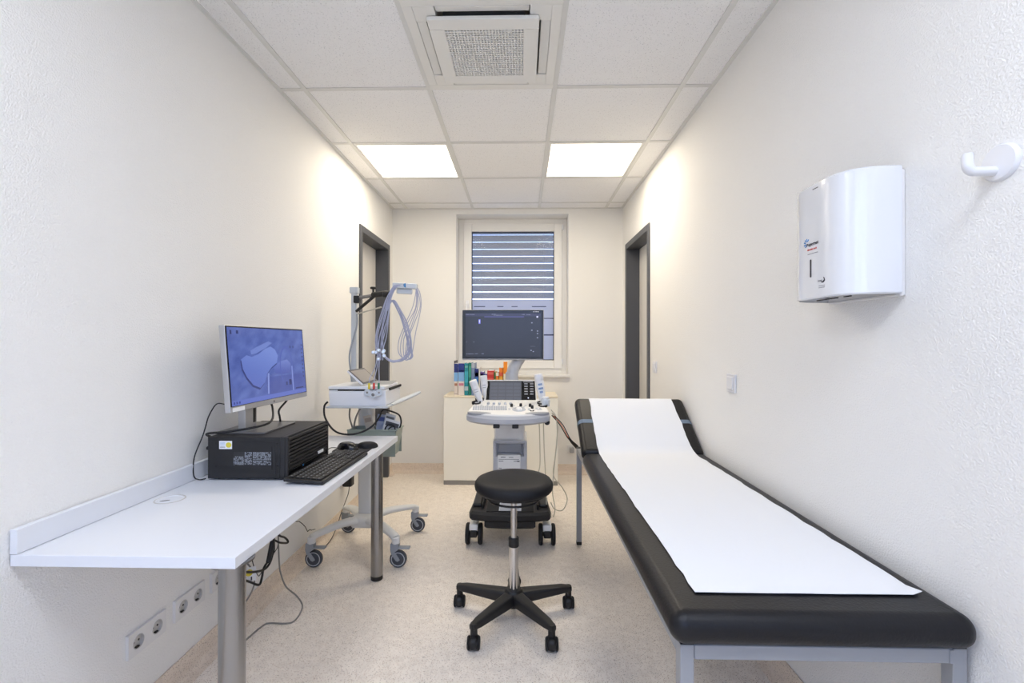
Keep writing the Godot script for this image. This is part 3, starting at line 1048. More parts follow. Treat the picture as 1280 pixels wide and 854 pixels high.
func build_sockets() -> void:
	var places := [[1.401, 1.552, "white double wall socket under the desk, nearest the camera"], [1.594, 1.745, "white double wall socket under the desk beside steel leg"], [1.786, 1.937, "white double wall socket under the desk, half hidden behind the steel leg"]]
	for p in places:
		var t := thing("wall_socket", p[2], "wall socket", V(XL, 0.235, (p[0] + p[1]) / 2), "double sockets under the desk")
		var pl := B.new()
		for k in 2:
			holed(pl, Transform3D(Basis(Vector3(0, 0, -1), Vector3(0, 1, 0), Vector3(1, 0, 0)), V(XL, 0.2735, p[0] + 0.0378 + 0.0755 * k)), 0.03775, 0.0215, 0.010)
		pl.box(V(XL, 0.2358, p[1]), V(XL + 0.0101, 0.2365, p[0]))
		pl.box(V(XL, 0.3107, p[1]), V(XL + 0.0101, 0.3114, p[0]))
		pl.box(V(XL, 0.2358, p[0] + 0.0006), V(XL + 0.0101, 0.3114, p[0]))
		pl.box(V(XL, 0.2358, p[1]), V(XL + 0.0101, 0.3114, p[1] - 0.0006))
		part(t, "cover_plate", pl, M.socket)
		for k in 2:
			var d: float = p[0] + 0.0378 + 0.0755 * k
			var s := B.new()
			s.xf = Transform3D(Basis(Vector3(0, 0, 1), -PI / 2), V(XL + 0.0102, 0.2735, d))
			s.lathe([Vector2(0.0225, -0.0004), Vector2(0.021, 0.0012), Vector2(0.0198, 0.0004), Vector2(0.0195, -0.0088), Vector2(0, -0.0088)], 24)
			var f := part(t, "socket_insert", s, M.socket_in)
			var hh := B.new()
			hh.rod(V(XL + 0.001, 0.2735, d - 0.0095), V(XL + 0.0024, 0.2735, d - 0.0095), 0.0034, 10)
			hh.rod(V(XL + 0.001, 0.2735, d + 0.0095), V(XL + 0.0024, 0.2735, d + 0.0095), 0.0034, 10)
			hh.box(V(XL + 0.0016, 0.2545, d + 0.006), V(XL + 0.009, 0.2585, d - 0.006), 0.0005)
			part(f, "contact_hole_shade", hh, M.hole_shade)  # dark contacts, with the shade of the pin holes painted in
	# adaptor further along the wall
	var a := thing("power_adapter", "black plug-in power adapter on the wall behind the desk", "power adapter", V(XL, 0.25, 3.12))
	part(a, "adapter_plate", bb(V(XL, 0.235, 3.16), V(XL + 0.009, 0.315, 3.08), 0.002), M.socket)
	part(a, "adapter_body", bb(V(XL + 0.009, 0.245, 3.15), V(XL + 0.075, 0.325, 3.09), 0.012, 2), M.black)
	single("adapter_cord", B.new().tube([V(XL + 0.05, 0.247, 3.12), V(XL + 0.05, 0.2, 3.10), V(XL + 0.045, 0.15, 3.05), V(XL + 0.06, 0.12, 2.95), V(XL + 0.055, 0.06, 2.9), V(XL + 0.06, 0.02, 2.8), V(XL + 0.055, 0.006, 2.7)], 0.0025, 6), M.black_wire, "thin black cord hanging from the power adapter to the floor", "cord", V(XL + 0.055, 0.004, 2.7))

# square plate of side 2h with a round opening, facing +z
func holed(b: B, x: Transform3D, h: float, r: float, z: float) -> void:
	var keep := b.xf
	b.xf = x
	for i in 32:
		var a0 := TAU * i / 32
		var a1 := TAU * (i + 1) / 32
		var c0 := Vector2(cos(a0), sin(a0))
		var c1 := Vector2(cos(a1), sin(a1))
		var o0 := c0 * h / maxf(absf(c0.x), absf(c0.y))
		var o1 := c1 * h / maxf(absf(c1.x), absf(c1.y))
		b.quadn(Vector3(c0.x * r, c0.y * r, z), Vector3(o0.x, o0.y, z), Vector3(o1.x, o1.y, z), Vector3(c1.x * r, c1.y * r, z), Vector3(0, 0, 1))
	b.xf = keep

func build_desk_cables() -> void:
	single("desk_cable_bundle", B.new().tube([V(-1.13, 0.335, 1.71), V(-1.13, 0.30, 1.785), V(-1.13, 0.234, 1.884), V(-1.13, 0.18, 1.96), V(-1.13, 0.198, 1.983), V(-1.13, 0.236, 2.001), V(-1.13, 0.258, 2.067), V(-1.13, 0.30, 2.08), V(-1.13, 0.42, 2.06), V(-1.14, 0.55, 1.98), V(-1.14, 0.685, 1.95)], 0.0048, 8), M.black_wire, "black power cable sagging lowest under the desk", "cable", V(-1.13, 0.18, 1.96))
	single("desk_cable_loop", B.new().tube([V(-1.12, 0.365, 1.70), V(-1.12, 0.342, 1.759), V(-1.12, 0.294, 1.842), V(-1.118, 0.261, 1.909), V(-1.115, 0.24, 1.971), V(-1.115, 0.243, 2.013), V(-1.115, 0.268, 2.038), V(-1.115, 0.309, 2.051), V(-1.12, 0.45, 2.04), V(-1.12, 0.685, 2.0)], 0.0048, 8), M.black_wire, "black cable behind the yellow-marked tag under the desk", "cable", V(-1.12, 0.24, 1.97))
	single("coiled_cable", B.new().tube([V(-1.1, 0.685, 1.97), V(-1.1, 0.45, 2.0), V(-1.1, 0.356, 2.061), V(-1.1, 0.317, 2.118), V(-1.1, 0.288, 2.147), V(-1.1, 0.284, 2.136), V(-1.1, 0.312, 2.075), V(-1.105, 0.34, 2.03), V(-1.105, 0.30, 2.02)], 0.0046, 8), M.black_wire, "black cable bent into a flat loop below the desk edge", "cable", V(-1.1, 0.284, 2.1))
	single("cable_sleeve", B.new().rod(V(-1.105, 0.345, 2.022), V(-1.105, 0.261, 1.987), 0.0095, 12, 0.003), M.black, "thick black sleeve on the hanging desk cables", "cable sleeve", V(-1.105, 0.26, 1.99))
	single("thin_desk_wire", B.new().tube([V(-1.145, 0.685, 1.90), V(-1.145, 0.45, 1.90), V(-1.145, 0.326, 1.93), V(-1.145, 0.272, 1.945), V(-1.145, 0.21, 1.98), V(-1.145, 0.208, 2.0), V(-1.145, 0.233, 2.045), V(-1.145, 0.253, 2.12), V(-1.145, 0.283, 2.145), V(-1.14, 0.45, 2.15), V(-1.14, 0.685, 2.12)], 0.0018, 6), M.black_wire, "thin black wire hanging in a V under the desk", "wire", V(-1.145, 0.208, 1.99))
	single("grey_data_cable", B.new().tube([V(-1.09, 0.685, 2.03), V(-1.1, 0.5, 2.07), V(-1.12, 0.34, 2.099), V(-1.12, 0.211, 2.107), V(-1.12, 0.15, 2.121), V(-1.115, 0.067, 2.16), V(-1.083, 0.0045, 2.196), V(-1.019, 0.0036, 2.123), V(-0.996, 0.0036, 2.054), V(-0.996, 0.0036, 1.994), V(-1.028, 0.0036, 1.979), V(-1.095, 0.0036, 1.98), V(-1.114, 0.0036, 1.957), V(-1.128, 0.0036, 1.872), V(-1.133, 0.0036, 1.807), V(-1.134, 0.0036, 1.75)], 0.0034, 8), M.grey_wire, "grey cable hanging from desk and snaking over the floor", "cable", V(-1.05, 0, 2.0))
	single("grey_wall_cable", B.new().tube([V(-1.17, 0.685, 1.80), V(-1.165, 0.45, 1.84), V(-1.16, 0.329, 1.891), V(-1.16, 0.297, 1.918), V(-1.16, 0.239, 1.965), V(-1.16, 0.2, 1.977), V(-1.16, 0.165, 1.972), V(-1.16, 0.136, 1.929), V(-1.16, 0.131, 1.872), V(-1.165, 0.14, 1.82), V(-1.20, 0.2, 1.84), V(-1.212, 0.262, 1.86)], 0.0034, 8), M.grey_wire, "grey cable bowing from the desk back to the wall sockets", "cable", V(-1.16, 0.13, 1.9))
	var tg := thing("cable_tag", "white cable tag with round yellow mark under the desk", "tag", V(-1.135, 0.22, 1.91))
	var tx := Transform3D(Basis(Vector3.UP, deg_to_rad(35)), V(-1.135, 0.252, 1.905))
	var tb := B.new()
	tb.xf = tx
	tb.box(Vector3(-0.022, -0.03, -0.0008), Vector3(0.022, 0.03, 0), 0.0)
	part(tg, "tag_sheet", tb, M.label_white)
	tb = B.new()
	tb.xf = tx
	tb.rod(Vector3(-0.004, 0.008, 0), Vector3(-0.004, 0.008, 0.0012), 0.014, 18)
	part(tg, "yellow_mark", tb, M.yellow)
	tb = B.new()
	tb.xf = tx
	tb.box(Vector3(0.002, -0.026, 0), Vector3(0.007, -0.01, 0.0006))
	part(tg, "print", tb, M.ink)
	single("crinkled_wire", B.new().tube([V(-1.208, 0.36, 2.28), V(-1.208, 0.314, 2.357), V(-1.208, 0.263, 2.447), V(-1.208, 0.25, 2.48), V(-1.208, 0.225, 2.514), V(-1.205, 0.196, 2.543), V(-1.208, 0.156, 2.577), V(-1.205, 0.158, 2.60), V(-1.208, 0.145, 2.621), V(-1.208, 0.131, 2.672)], 0.002, 6, 4, 1.0, false), M.black_wire, "thin crinkled black wire against the wall behind the cart", "wire", V(-1.208, 0.131, 2.6))

# ---------------------------------------------------------------- ECG cart
func caster_ecg(t: Node3D, x: float, d: float) -> void:
	var r := 0.046
	var w := B.new()
	w.xf = Transform3D(Basis(Vector3(1, 0, 0), PI / 2), V(x + 0.014, r, d))
	w.lathe([Vector2(0.034, -0.011), Vector2(0.042, -0.012), Vector2(r, -0.008), Vector2(r, 0.008), Vector2(0.042, 0.012), Vector2(0.034, 0.011)], 28)
	var c := part(t, "caster", w, M.tyre, "grey swivel wheel")
	w = B.new()
	w.xf = Transform3D(Basis(Vector3(1, 0, 0), PI / 2), V(x + 0.014, r, d))
	w.lathe([Vector2(0.0, -0.0115), Vector2(0.031, -0.0115), Vector2(0.0345, -0.009), Vector2(0.0345, 0.009), Vector2(0.031, 0.0115), Vector2(0, 0.0115)], 24)
	part(c, "hub", w, M.tyre)
	w = B.new()
	w.xf = Transform3D(Basis(Vector3(1, 0, 0), PI / 2), V(x + 0.014, r, d))
	w.lathe([Vector2(0.033, 0.0108), Vector2(0.0345, 0.013), Vector2(0.0365, 0.013), Vector2(0.038, 0.0108)], 28)
	part(c, "hub_ring", w, M.cart_pale)
	var f := B.new()
	for z in [-0.019, 0.015]:
		f.xf = Transform3D(Basis.IDENTITY, V(x, 0, d) + Vector3(0, 0, z))
		f.plate([Vector2(-0.026, 0.132), Vector2(0.016, 0.132), Vector2(0.018, 0.1), Vector2(-0.002, 0.088), Vector2(0.022, 0.054), Vector2(0.026, 0.044), Vector2(0.014, 0.036), Vector2(0.004, 0.04), Vector2(-0.022, 0.078), Vector2(-0.027, 0.10)], 0, 0.004, 0.0012)
	f.xf = Transform3D()
	f.box(V(x - 0.026, 0.095, d + 0.018), V(x + 0.016, 0.134, d - 0.018), 0.006, 2)
	part(c, "fork", f, M.cart_grey)
	var p := B.new()
	p.xf = Transform3D(Basis(Vector3(0, 0, 1), 0.0), V(x + 0.042, 0.107, d))
	p.box(Vector3(-0.03, -0.005, -0.016), Vector3(0.036, 0.005, 0.016), 0.004, 2)
	part(c, "brake_pedal", p, M.cart_grey)

func build_ecg_cart() -> void:
	var t := thing("medical_cart", "white wheeled medical cart with pole and hanger arm behind the desk", "cart", V(-0.93, 0, 2.72))
	var ends := [V(-1.145, 0.15, 2.49), V(-0.685, 0.15, 2.50), V(-0.685, 0.15, 2.97), V(-1.13, 0.15, 2.95)]
	var hub := V(-0.93, 0.165, 2.72)
	for e in ends:
		var mid: Vector3 = hub.lerp(e, 0.45) + Vector3(0, 0.028, 0)
		var nr: Vector3 = hub.lerp(e, 0.88) + Vector3(0, 0.018, 0)
		var a := B.new()
		a.tube([hub + Vector3(0, 0.012, 0), mid, nr, e + Vector3(0, 0.008, 0)], [0.04, 0.032, 0.026, 0.026], 14, 8, 0.62)
		a.rod(Vector3(e.x, 0.128, e.z), Vector3(e.x, 0.166, e.z), 0.022, 18, 0.004)
		part(t, "leg", a, M.cart)
		caster_ecg(t, e.x, -e.z)
	var b := B.new()
	b.box(V(-1.0, 0.14, 2.79), V(-0.86, 0.205, 2.65), 0.025, 3)
	part(t, "hub", b, M.cart)
	b = B.new()
	b.xf = Transform3D(Basis(Vector3(1, 0, 0), -PI / 2), V(-0.935, 0.19, 2.76))
	b.plate(rrect(0.085, 0.07, 0.02, 5), 0, 0.665, 0.001)
	part(t, "column", b, M.cart)
	# tray with a lip
	part(t, "tray", bb(V(-1.062, 0.868, 2.86), V(-0.722, 0.878, 2.468), 0.004), M.cart_pale)
	b = B.new()
	b.tube([V(-0.728, 0.876, 2.56), V(-0.715, 0.882, 2.66), V(-0.69, 0.893, 2.72), V(-0.65, 0.91, 2.78), V(-0.625, 0.922, 2.81)], [0.012, 0.02, 0.02, 0.018, 0.012], 12, 6, 0.5)
	part(t, "handle", b, M.cart_pale)
	# bin beside the column
	var bn := B.new()
	var bx0 := -0.985
	var bx1 := -0.70
	var bd0 := 2.58
	var bd1 := 2.72
	bn.box(V(bx0, 0.58, bd1), V(bx1 - 0.03, 0.586, bd0), 0.002)
	bn.xf = Transform3D()
	for s in [[V(bx0, 0.58, bd0 + 0.004), V(bx1 - 0.012, 0.73, bd0)], [V(bx0, 0.58, bd1), V(bx1 - 0.012, 0.73, bd1 - 0.004)], [V(bx0, 0.58, bd1), V(bx0 + 0.004, 0.73, bd0)]]:
		bn.box(Vector3(s[0].x, s[0].y, minf(s[0].z, s[1].z)), Vector3(s[1].x, s[1].y, maxf(s[0].z, s[1].z)), 0.001)
	bn.xf = Transform3D(Basis(Vector3(0, 0, 1), deg_to_rad(-9)), V(bx1 - 0.032, 0.58, (bd0 + bd1) / 2))
	bn.box(Vector3(0, 0, -0.07), Vector3(0.004, 0.152, 0.07), 0.001)
	bn.xf = Transform3D()
	bn.box(V(bx0, 0.726, bd0 + 0.002), V(bx1 + 0.002, 0.734, bd0 - 0.008), 0.002)
	bn.box(V(bx1 - 0.012, 0.726, bd1), V(bx1 + 0.002, 0.734, bd0), 0.002)
	part(t, "bin", bn, M.bin, "grey-green plastic bin")
	# pole with clamp and arm
	b = B.new()
	b.box(V(-1.043, 0.88, 2.815), V(-1.010, 1.53, 2.785), 0.004)
	part(t, "pole", b, M.cart_pale)
	part(t, "pole_cap", bb(V(-1.052, 1.525, 2.82), V(-1.0, 1.565, 2.78), 0.006), M.cart_pale)
	b = B.new()
	b.box(V(-1.02, 1.465, 2.80), V(-0.985, 1.51, 2.76), 0.004)
	part(t, "clamp", b, M.black)
	b = B.new()
	b.tube([V(-1.0, 1.497, 2.78), V(-0.885, 1.507, 2.73)], 0.0105, 12, 2)
	part(t, "arm", b, M.dark_silver)
	b = B.new()
	b.rod(V(-1.008, 1.415, 2.78), V(-0.885, 1.50, 2.73), 0.0095, 12, 0.002)
	part(t, "strut", b, M.black)
	b = B.new()
	b.rod(V(-0.893, 1.509, 2.732), V(-0.81, 1.515, 2.70), 0.017, 14, 0.003)
	b.rod(V(-0.815, 1.512, 2.70), V(-0.775, 1.508, 2.69), 0.021, 14, 0.004)
	var j := part(t, "joint", b, M.black)
	b = B.new()
	b.rod(V(-0.888, 1.52, 2.73), V(-0.888, 1.545, 2.73), 0.006, 10)
	b.rod(V(-0.888, 1.545, 2.73), V(-0.888, 1.558, 2.73), 0.018, 16, 0.003)
	part(j, "clamp_knob", b, M.black)
	b = B.new()
	b.rod(V(-1.0, 1.40, 2.78), V(-0.83, 1.435, 2.70), 0.0045, 8)
	part(t, "steel_rod", b, M.satin)
	b = B.new()
	b.xf = Transform3D(Basis(Vector3(0, 0, 1), deg_to_rad(-3)), V(-0.668, 1.552, 2.65))
	b.box(Vector3(-0.078, -0.014, -0.02), Vector3(0.062, 0.016, 0.02), 0.006, 2)
	b.box(Vector3(-0.062, -0.044, -0.034), Vector3(0.03, -0.012, -0.012), 0.008, 2)
	var hg := part(t, "cable_hanger", b, M.acc_clear, "pale plastic cable hanger")
	b = B.new()
	b.tube([V(-0.78, 1.51, 2.69), V(-0.755, 1.525, 2.67), V(-0.73, 1.55, 2.65)], 0.008, 10, 4)
	part(hg, "hanger_neck", b, M.cart_grey)
	part(hg, "blue_mark", B.new().rod(V(-0.672, 1.555, 2.631), V(-0.668, 1.555, 2.6285), 0.012, 16), M.ink_blue)
	# cable along the pole
	single("pole_cable", B.new().tube([V(-1.0, 1.40, 2.77), V(-1.0, 1.33, 2.77), V(-1.02, 1.25, 2.765), V(-1.045, 1.15, 2.77), V(-1.04, 1.05, 2.775), V(-1.03, 0.99, 2.77)], 0.0055, 8), M.cart_grey, "grey cable hanging along the cart's pole", "cable", V(-1.03, 0.99, 2.77))
	for q in [[-1.01, -0.99, "upright grey-brown hose below the cart tray"], [-0.935, -0.985, "slanting grey-brown hose below the cart tray"]]:
		single("tray_hose", B.new().tube([V(q[0], 0.868, 2.70), V((q[0] + q[1]) / 2 - 0.01, 0.79, 2.68), V(q[1], 0.71, 2.68), V(q[1], 0.60, 2.68)], 0.005, 8), M.grey_wire, q[2], "hose", V(q[1], 0.6, 2.68))
	single("power_lead", B.new().tube([V(-1.045, 0.905, 2.46), V(-1.062, 0.88, 2.455), V(-1.055, 0.82, 2.45), V(-1.01, 0.755, 2.45), V(-0.95, 0.732, 2.45), V(-0.88, 0.735, 2.47), V(-0.82, 0.765, 2.5), V(-0.79, 0.81, 2.54), V(-0.785, 0.842, 2.58), V(-0.76, 0.835, 2.62), V(-0.71, 0.81, 2.64), V(-0.695, 0.775, 2.64), V(-0.70, 0.74, 2.64), V(-0.72, 0.71, 2.64)], 0.005, 8), M.black_wire, "black lead drooping in a wide loop below the cart tray", "cable", V(-0.93, 0.73, 2.45))
	for q in [[-0.80, 0.0, "coiled black lead in the cart's bin, outer loop"], [-0.785, 0.012, "coiled black lead in the cart's bin, inner loop"]]:
		single("bin_lead", B.new().tube([V(q[0], 0.65, 2.64), V(q[0] + 0.02, 0.735 - q[1], 2.62), V(q[0] + 0.05, 0.755 - q[1], 2.62), V(q[0] + 0.075 - q[1], 0.735 - q[1], 2.62), V(q[0] + 0.06, 0.65, 2.64)], 0.004, 8), M.black_wire, q[2], "cable", V(q[0], 0.65, 2.64))
	var lf := [[-0.865, 0.80, 0.05, 14, "cream leaflet standing in the bin next to the column"], [-0.84, 0.805, 0.05, -6, "bluish leaflet upright in the cart's bin"], [-0.81, 0.815, 0.06, -14, "grey printed leaflet leaning in the cart's bin"], [-0.79, 0.785, 0.09, -16, "white card with dark printed strip in the cart's bin"]]
	for i in 4:
		var q: Array = lf[i]
		var d := 2.70 - 0.02 * i
		var lt := thing("leaflet", q[4], "leaflet", V(q[0], 0.587, d), "leaflets in the cart's bin")
		var l := B.new()
		l.xf = Transform3D(Basis(Vector3(0, 0, 1), deg_to_rad(q[3])), V(q[0], 0.60, d))
		l.box(Vector3(-q[2] / 2, 0, -0.001), Vector3(q[2] / 2, q[1] - 0.60, 0.001))
		part(lt, "sheet", l, mat([srgb(226, 214, 196), srgb(176, 186, 210), srgb(206, 208, 208), srgb(232, 232, 234)][i], 0.7))
		l = B.new()
		l.xf = Transform3D(Basis(Vector3(0, 0, 1), deg_to_rad(q[3])), V(q[0], 0.60, d))
		l.box(Vector3(-q[2] / 2 + 0.006, q[1] - 0.64, 0.001), Vector3(q[2] / 2 - 0.006, q[1] - 0.615, 0.0014))
		part(lt, "print", l, mat([srgb(190, 170, 150), srgb(80, 96, 160), srgb(110, 112, 112), srgb(90, 90, 94)][i], 0.7))

func build_ecg() -> void:
	var t := thing("ecg_recorder", "white recorder with tilted display lid standing on the cart tray", "medical device", V(-0.9, 0.878, 2.65))
	var b := B.new()
	# body in side profile (depth, height), pushed across
	var w0 := -1.056
	var w1 := -0.742
	b.xf = Transform3D(Basis(Vector3(0, 0, -1), Vector3(0, 1, 0), Vector3(1, 0, 0)), Vector3.ZERO)
	b.plate([Vector2(2.505, 0.8785), Vector2(2.795, 0.8785), Vector2(2.80, 0.955), Vector2(2.72, 0.955), Vector2(2.70, 0.968), Vector2(2.50, 0.965), Vector2(2.496, 0.95)], w0, w1, 0.004)
	part(t, "body", b, M.white)
	part(t, "top_cover", bb(V(w0 - 0.001, 0.968, 2.76), V(w1 - 0.004, 0.986, 2.492), 0.005, 2), M.white)
	part(t, "paper_slot", bb(V(w0 + 0.003, 0.9655, 2.60), V(w1 - 0.07, 0.969, 2.4935)), M.pc_dark, "dark slot")
	part(t, "slot_lip", bb(V(w0 + 0.05, 0.960, 2.52), V(w1 - 0.09, 0.9665, 2.4945), 0.001), M.pc_dark)
	var k := B.new()
	k.xf = Transform3D(Basis(Vector3(1, 0, 0), deg_to_rad(4)), V(-0.80, 0.987, 2.66))
	k.box(Vector3(-0.075, 0, -0.09), Vector3(0.05, 0.003, 0.07), 0.001)
	part(t, "keypad", k, M.us_mid)
	part(t, "side_panel", bb(V(-0.745, 0.957, 2.80), V(-0.735, 0.972, 2.56), 0.003), M.pc_dark)
	# display lid hinged along the depth of the case, leaning to the wall side
	var lx := Transform3D(Basis(Vector3(0, 0, 1), deg_to_rad(-42)), V(-0.875, 0.987, 2.63))
	var l := B.new()
	l.xf = lx
	l.box(Vector3(-0.115, 0, -0.125), Vector3(0, 0.011, 0.125), 0.002)
	var lid := part(t, "display_lid", l, M.white)
	l = B.new()
	l.xf = lx
	l.box(Vector3(-0.1145, 0.011, -0.124), Vector3(-0.0005, 0.0128, 0.124), 0.0005)
	part(lid, "display_frame", l, M.us_dark)
	l = B.new()
	l.xf = lx
	l.box(Vector3(-0.104, 0.0128, -0.11), Vector3(-0.012, 0.0135, 0.11))
	part(lid, "display", l, mat(srgb(150, 144, 140), 0.3))
	# electrode cables
	var e := thing("electrode_cables", "looped bundle of lavender-grey electrode wires hanging from the cart's hanger", "cables", V(-0.72, 1.1, 2.6))
	var r := RandomNumberGenerator.new()
	r.seed = 12
	var J := func(s: float) -> Vector3: return Vector3(r.randf_range(-s, s), r.randf_range(-s, s), r.randf_range(-s, s))
	for i in 9:
		# over the hanger, straight down to the clips
		var u := i / 8.0 - 0.5
		part(e, "lead_wire", B.new().tube([V(-0.70 + 0.02 * u, 1.557, 2.635), V(-0.728 + 0.02 * u, 1.545, 2.625) + J.call(0.004), V(-0.755 + 0.03 * u, 1.48, 2.61) + J.call(0.005), V(-0.775 + 0.05 * u, 1.38, 2.60) + J.call(0.008), V(-0.80 + 0.05 * u, 1.27, 2.60) + J.call(0.008), V(-0.805 + 0.05 * u, 1.19, 2.59) + J.call(0.006), V(-0.798 + 0.025 * u, 1.13, 2.58) + J.call(0.005)], 0.0026, 6, 5), M.wire)
	for i in 8:
		# loops that swing out to the right and back
		var u := i / 7.0
		var ex := 0.03 * u
		part(e, "lead_wire", B.new().tube([V(-0.77, 1.42 - 0.02 * u, 2.60) + J.call(0.006), V(-0.745 + ex * 0.3, 1.465, 2.61) + J.call(0.004), V(-0.71 + ex * 0.6, 1.41, 2.61) + J.call(0.005), V(-0.675 + ex, 1.32, 2.61) + J.call(0.006), V(-0.655 + ex, 1.22, 2.61) + J.call(0.006), V(-0.655 + ex * 0.5, 1.165 - 0.012 * u, 2.61) + J.call(0.004), V(-0.69 + ex * 0.5, 1.125, 2.60) + J.call(0.006), V(-0.74, 1.125 - 0.008 * u, 2.59) + J.call(0.006), V(-0.785, 1.155, 2.585) + J.call(0.006)], 0.0026, 6, 5), M.wire)
	for i in 5:
		# strands from the far end of the hanger
		var u := i / 4.0
		part(e, "lead_wire", B.new().tube([V(-0.618, 1.545, 2.65), V(-0.612 + 0.012 * u, 1.52, 2.645), V(-0.625 + 0.035 * u, 1.43, 2.64) + J.call(0.005), V(-0.665 + 0.05 * u, 1.34, 2.63) + J.call(0.006), V(-0.70 + 0.06 * u, 1.24, 2.61) + J.call(0.006), V(-0.695 + 0.05 * u, 1.16, 2.60) + J.call(0.006), V(-0.66 + 0.02 * u, 1.125, 2.60) + J.call(0.006), V(-0.63 + 0.01 * u, 1.15, 2.61), V(-0.635, 1.2, 2.61) + J.call(0.01)], 0.0022, 6, 5), M.wire)
	part(e, "lead_wire", B.new().tube([V(-0.612, 1.55, 2.65), V(-0.592, 1.52, 2.65), V(-0.582, 1.45, 2.65), V(-0.592, 1.37, 2.64), V(-0.61, 1.28, 2.63), V(-0.62, 1.2, 2.62), V(-0.627, 1.145, 2.61)], 0.0022, 6, 5), M.wire)
	# press-stud clips in the bundle
	for i in 7:
		var p := V(-0.80 + r.randf_range(-0.035, 0.045), 1.155 + r.randf_range(-0.03, 0.03), 2.565 + r.randf_range(-0.01, 0.01))
		var c := part(e, "clip", B.new().rod(p, p + Vector3(0.003, 0.002, 0.01), 0.0105, 14, 0.002), M.acc_clear)
		part(c, "stud", B.new().rod(p + Vector3(0.003, 0.002, 0.01), p + Vector3(0.0035, 0.002, 0.013), 0.005, 10), M.chrome)
	# three coloured clips on the recorder
	var cl := [[-0.828, M.yellow, "yellow clip"], [-0.802, M.red, "red clip"], [-0.776, M.green, "green clip"]]
	for i in 3:
		var x: float = cl[i][0]
		part(e, "lead_wire", B.new().tube([V(-0.805 + 0.008 * (i - 1), 1.15, 2.57), V(-0.80 + 0.01 * (i - 1), 1.09, 2.53), V(x, 1.03, 2.49), V(x, 1.0, 2.482)], 0.0026, 6, 5), M.wire)
		part(e, "colour_clip", B.new().rod(V(x, 1.005, 2.482), V(x + 0.002, 0.972, 2.474), 0.006, 10, 0.002), cl[i][1], cl[i][2])
		var q := V(x - 0.006 + 0.006 * i, 0.955 - (0.012 if i == 1 else 0.0), 2.474)
		var pad := part(e, "electrode", B.new().rod(q, q + Vector3(0, 0, 0.006), 0.019, 20, 0.002), M.acc_clear)
		part(pad, "stud", B.new().rod(q + Vector3(0, 0, 0.006), q + Vector3(0, 0, 0.009), 0.0095 if i == 1 else 0.006, 14, 0.001), M.chrome)

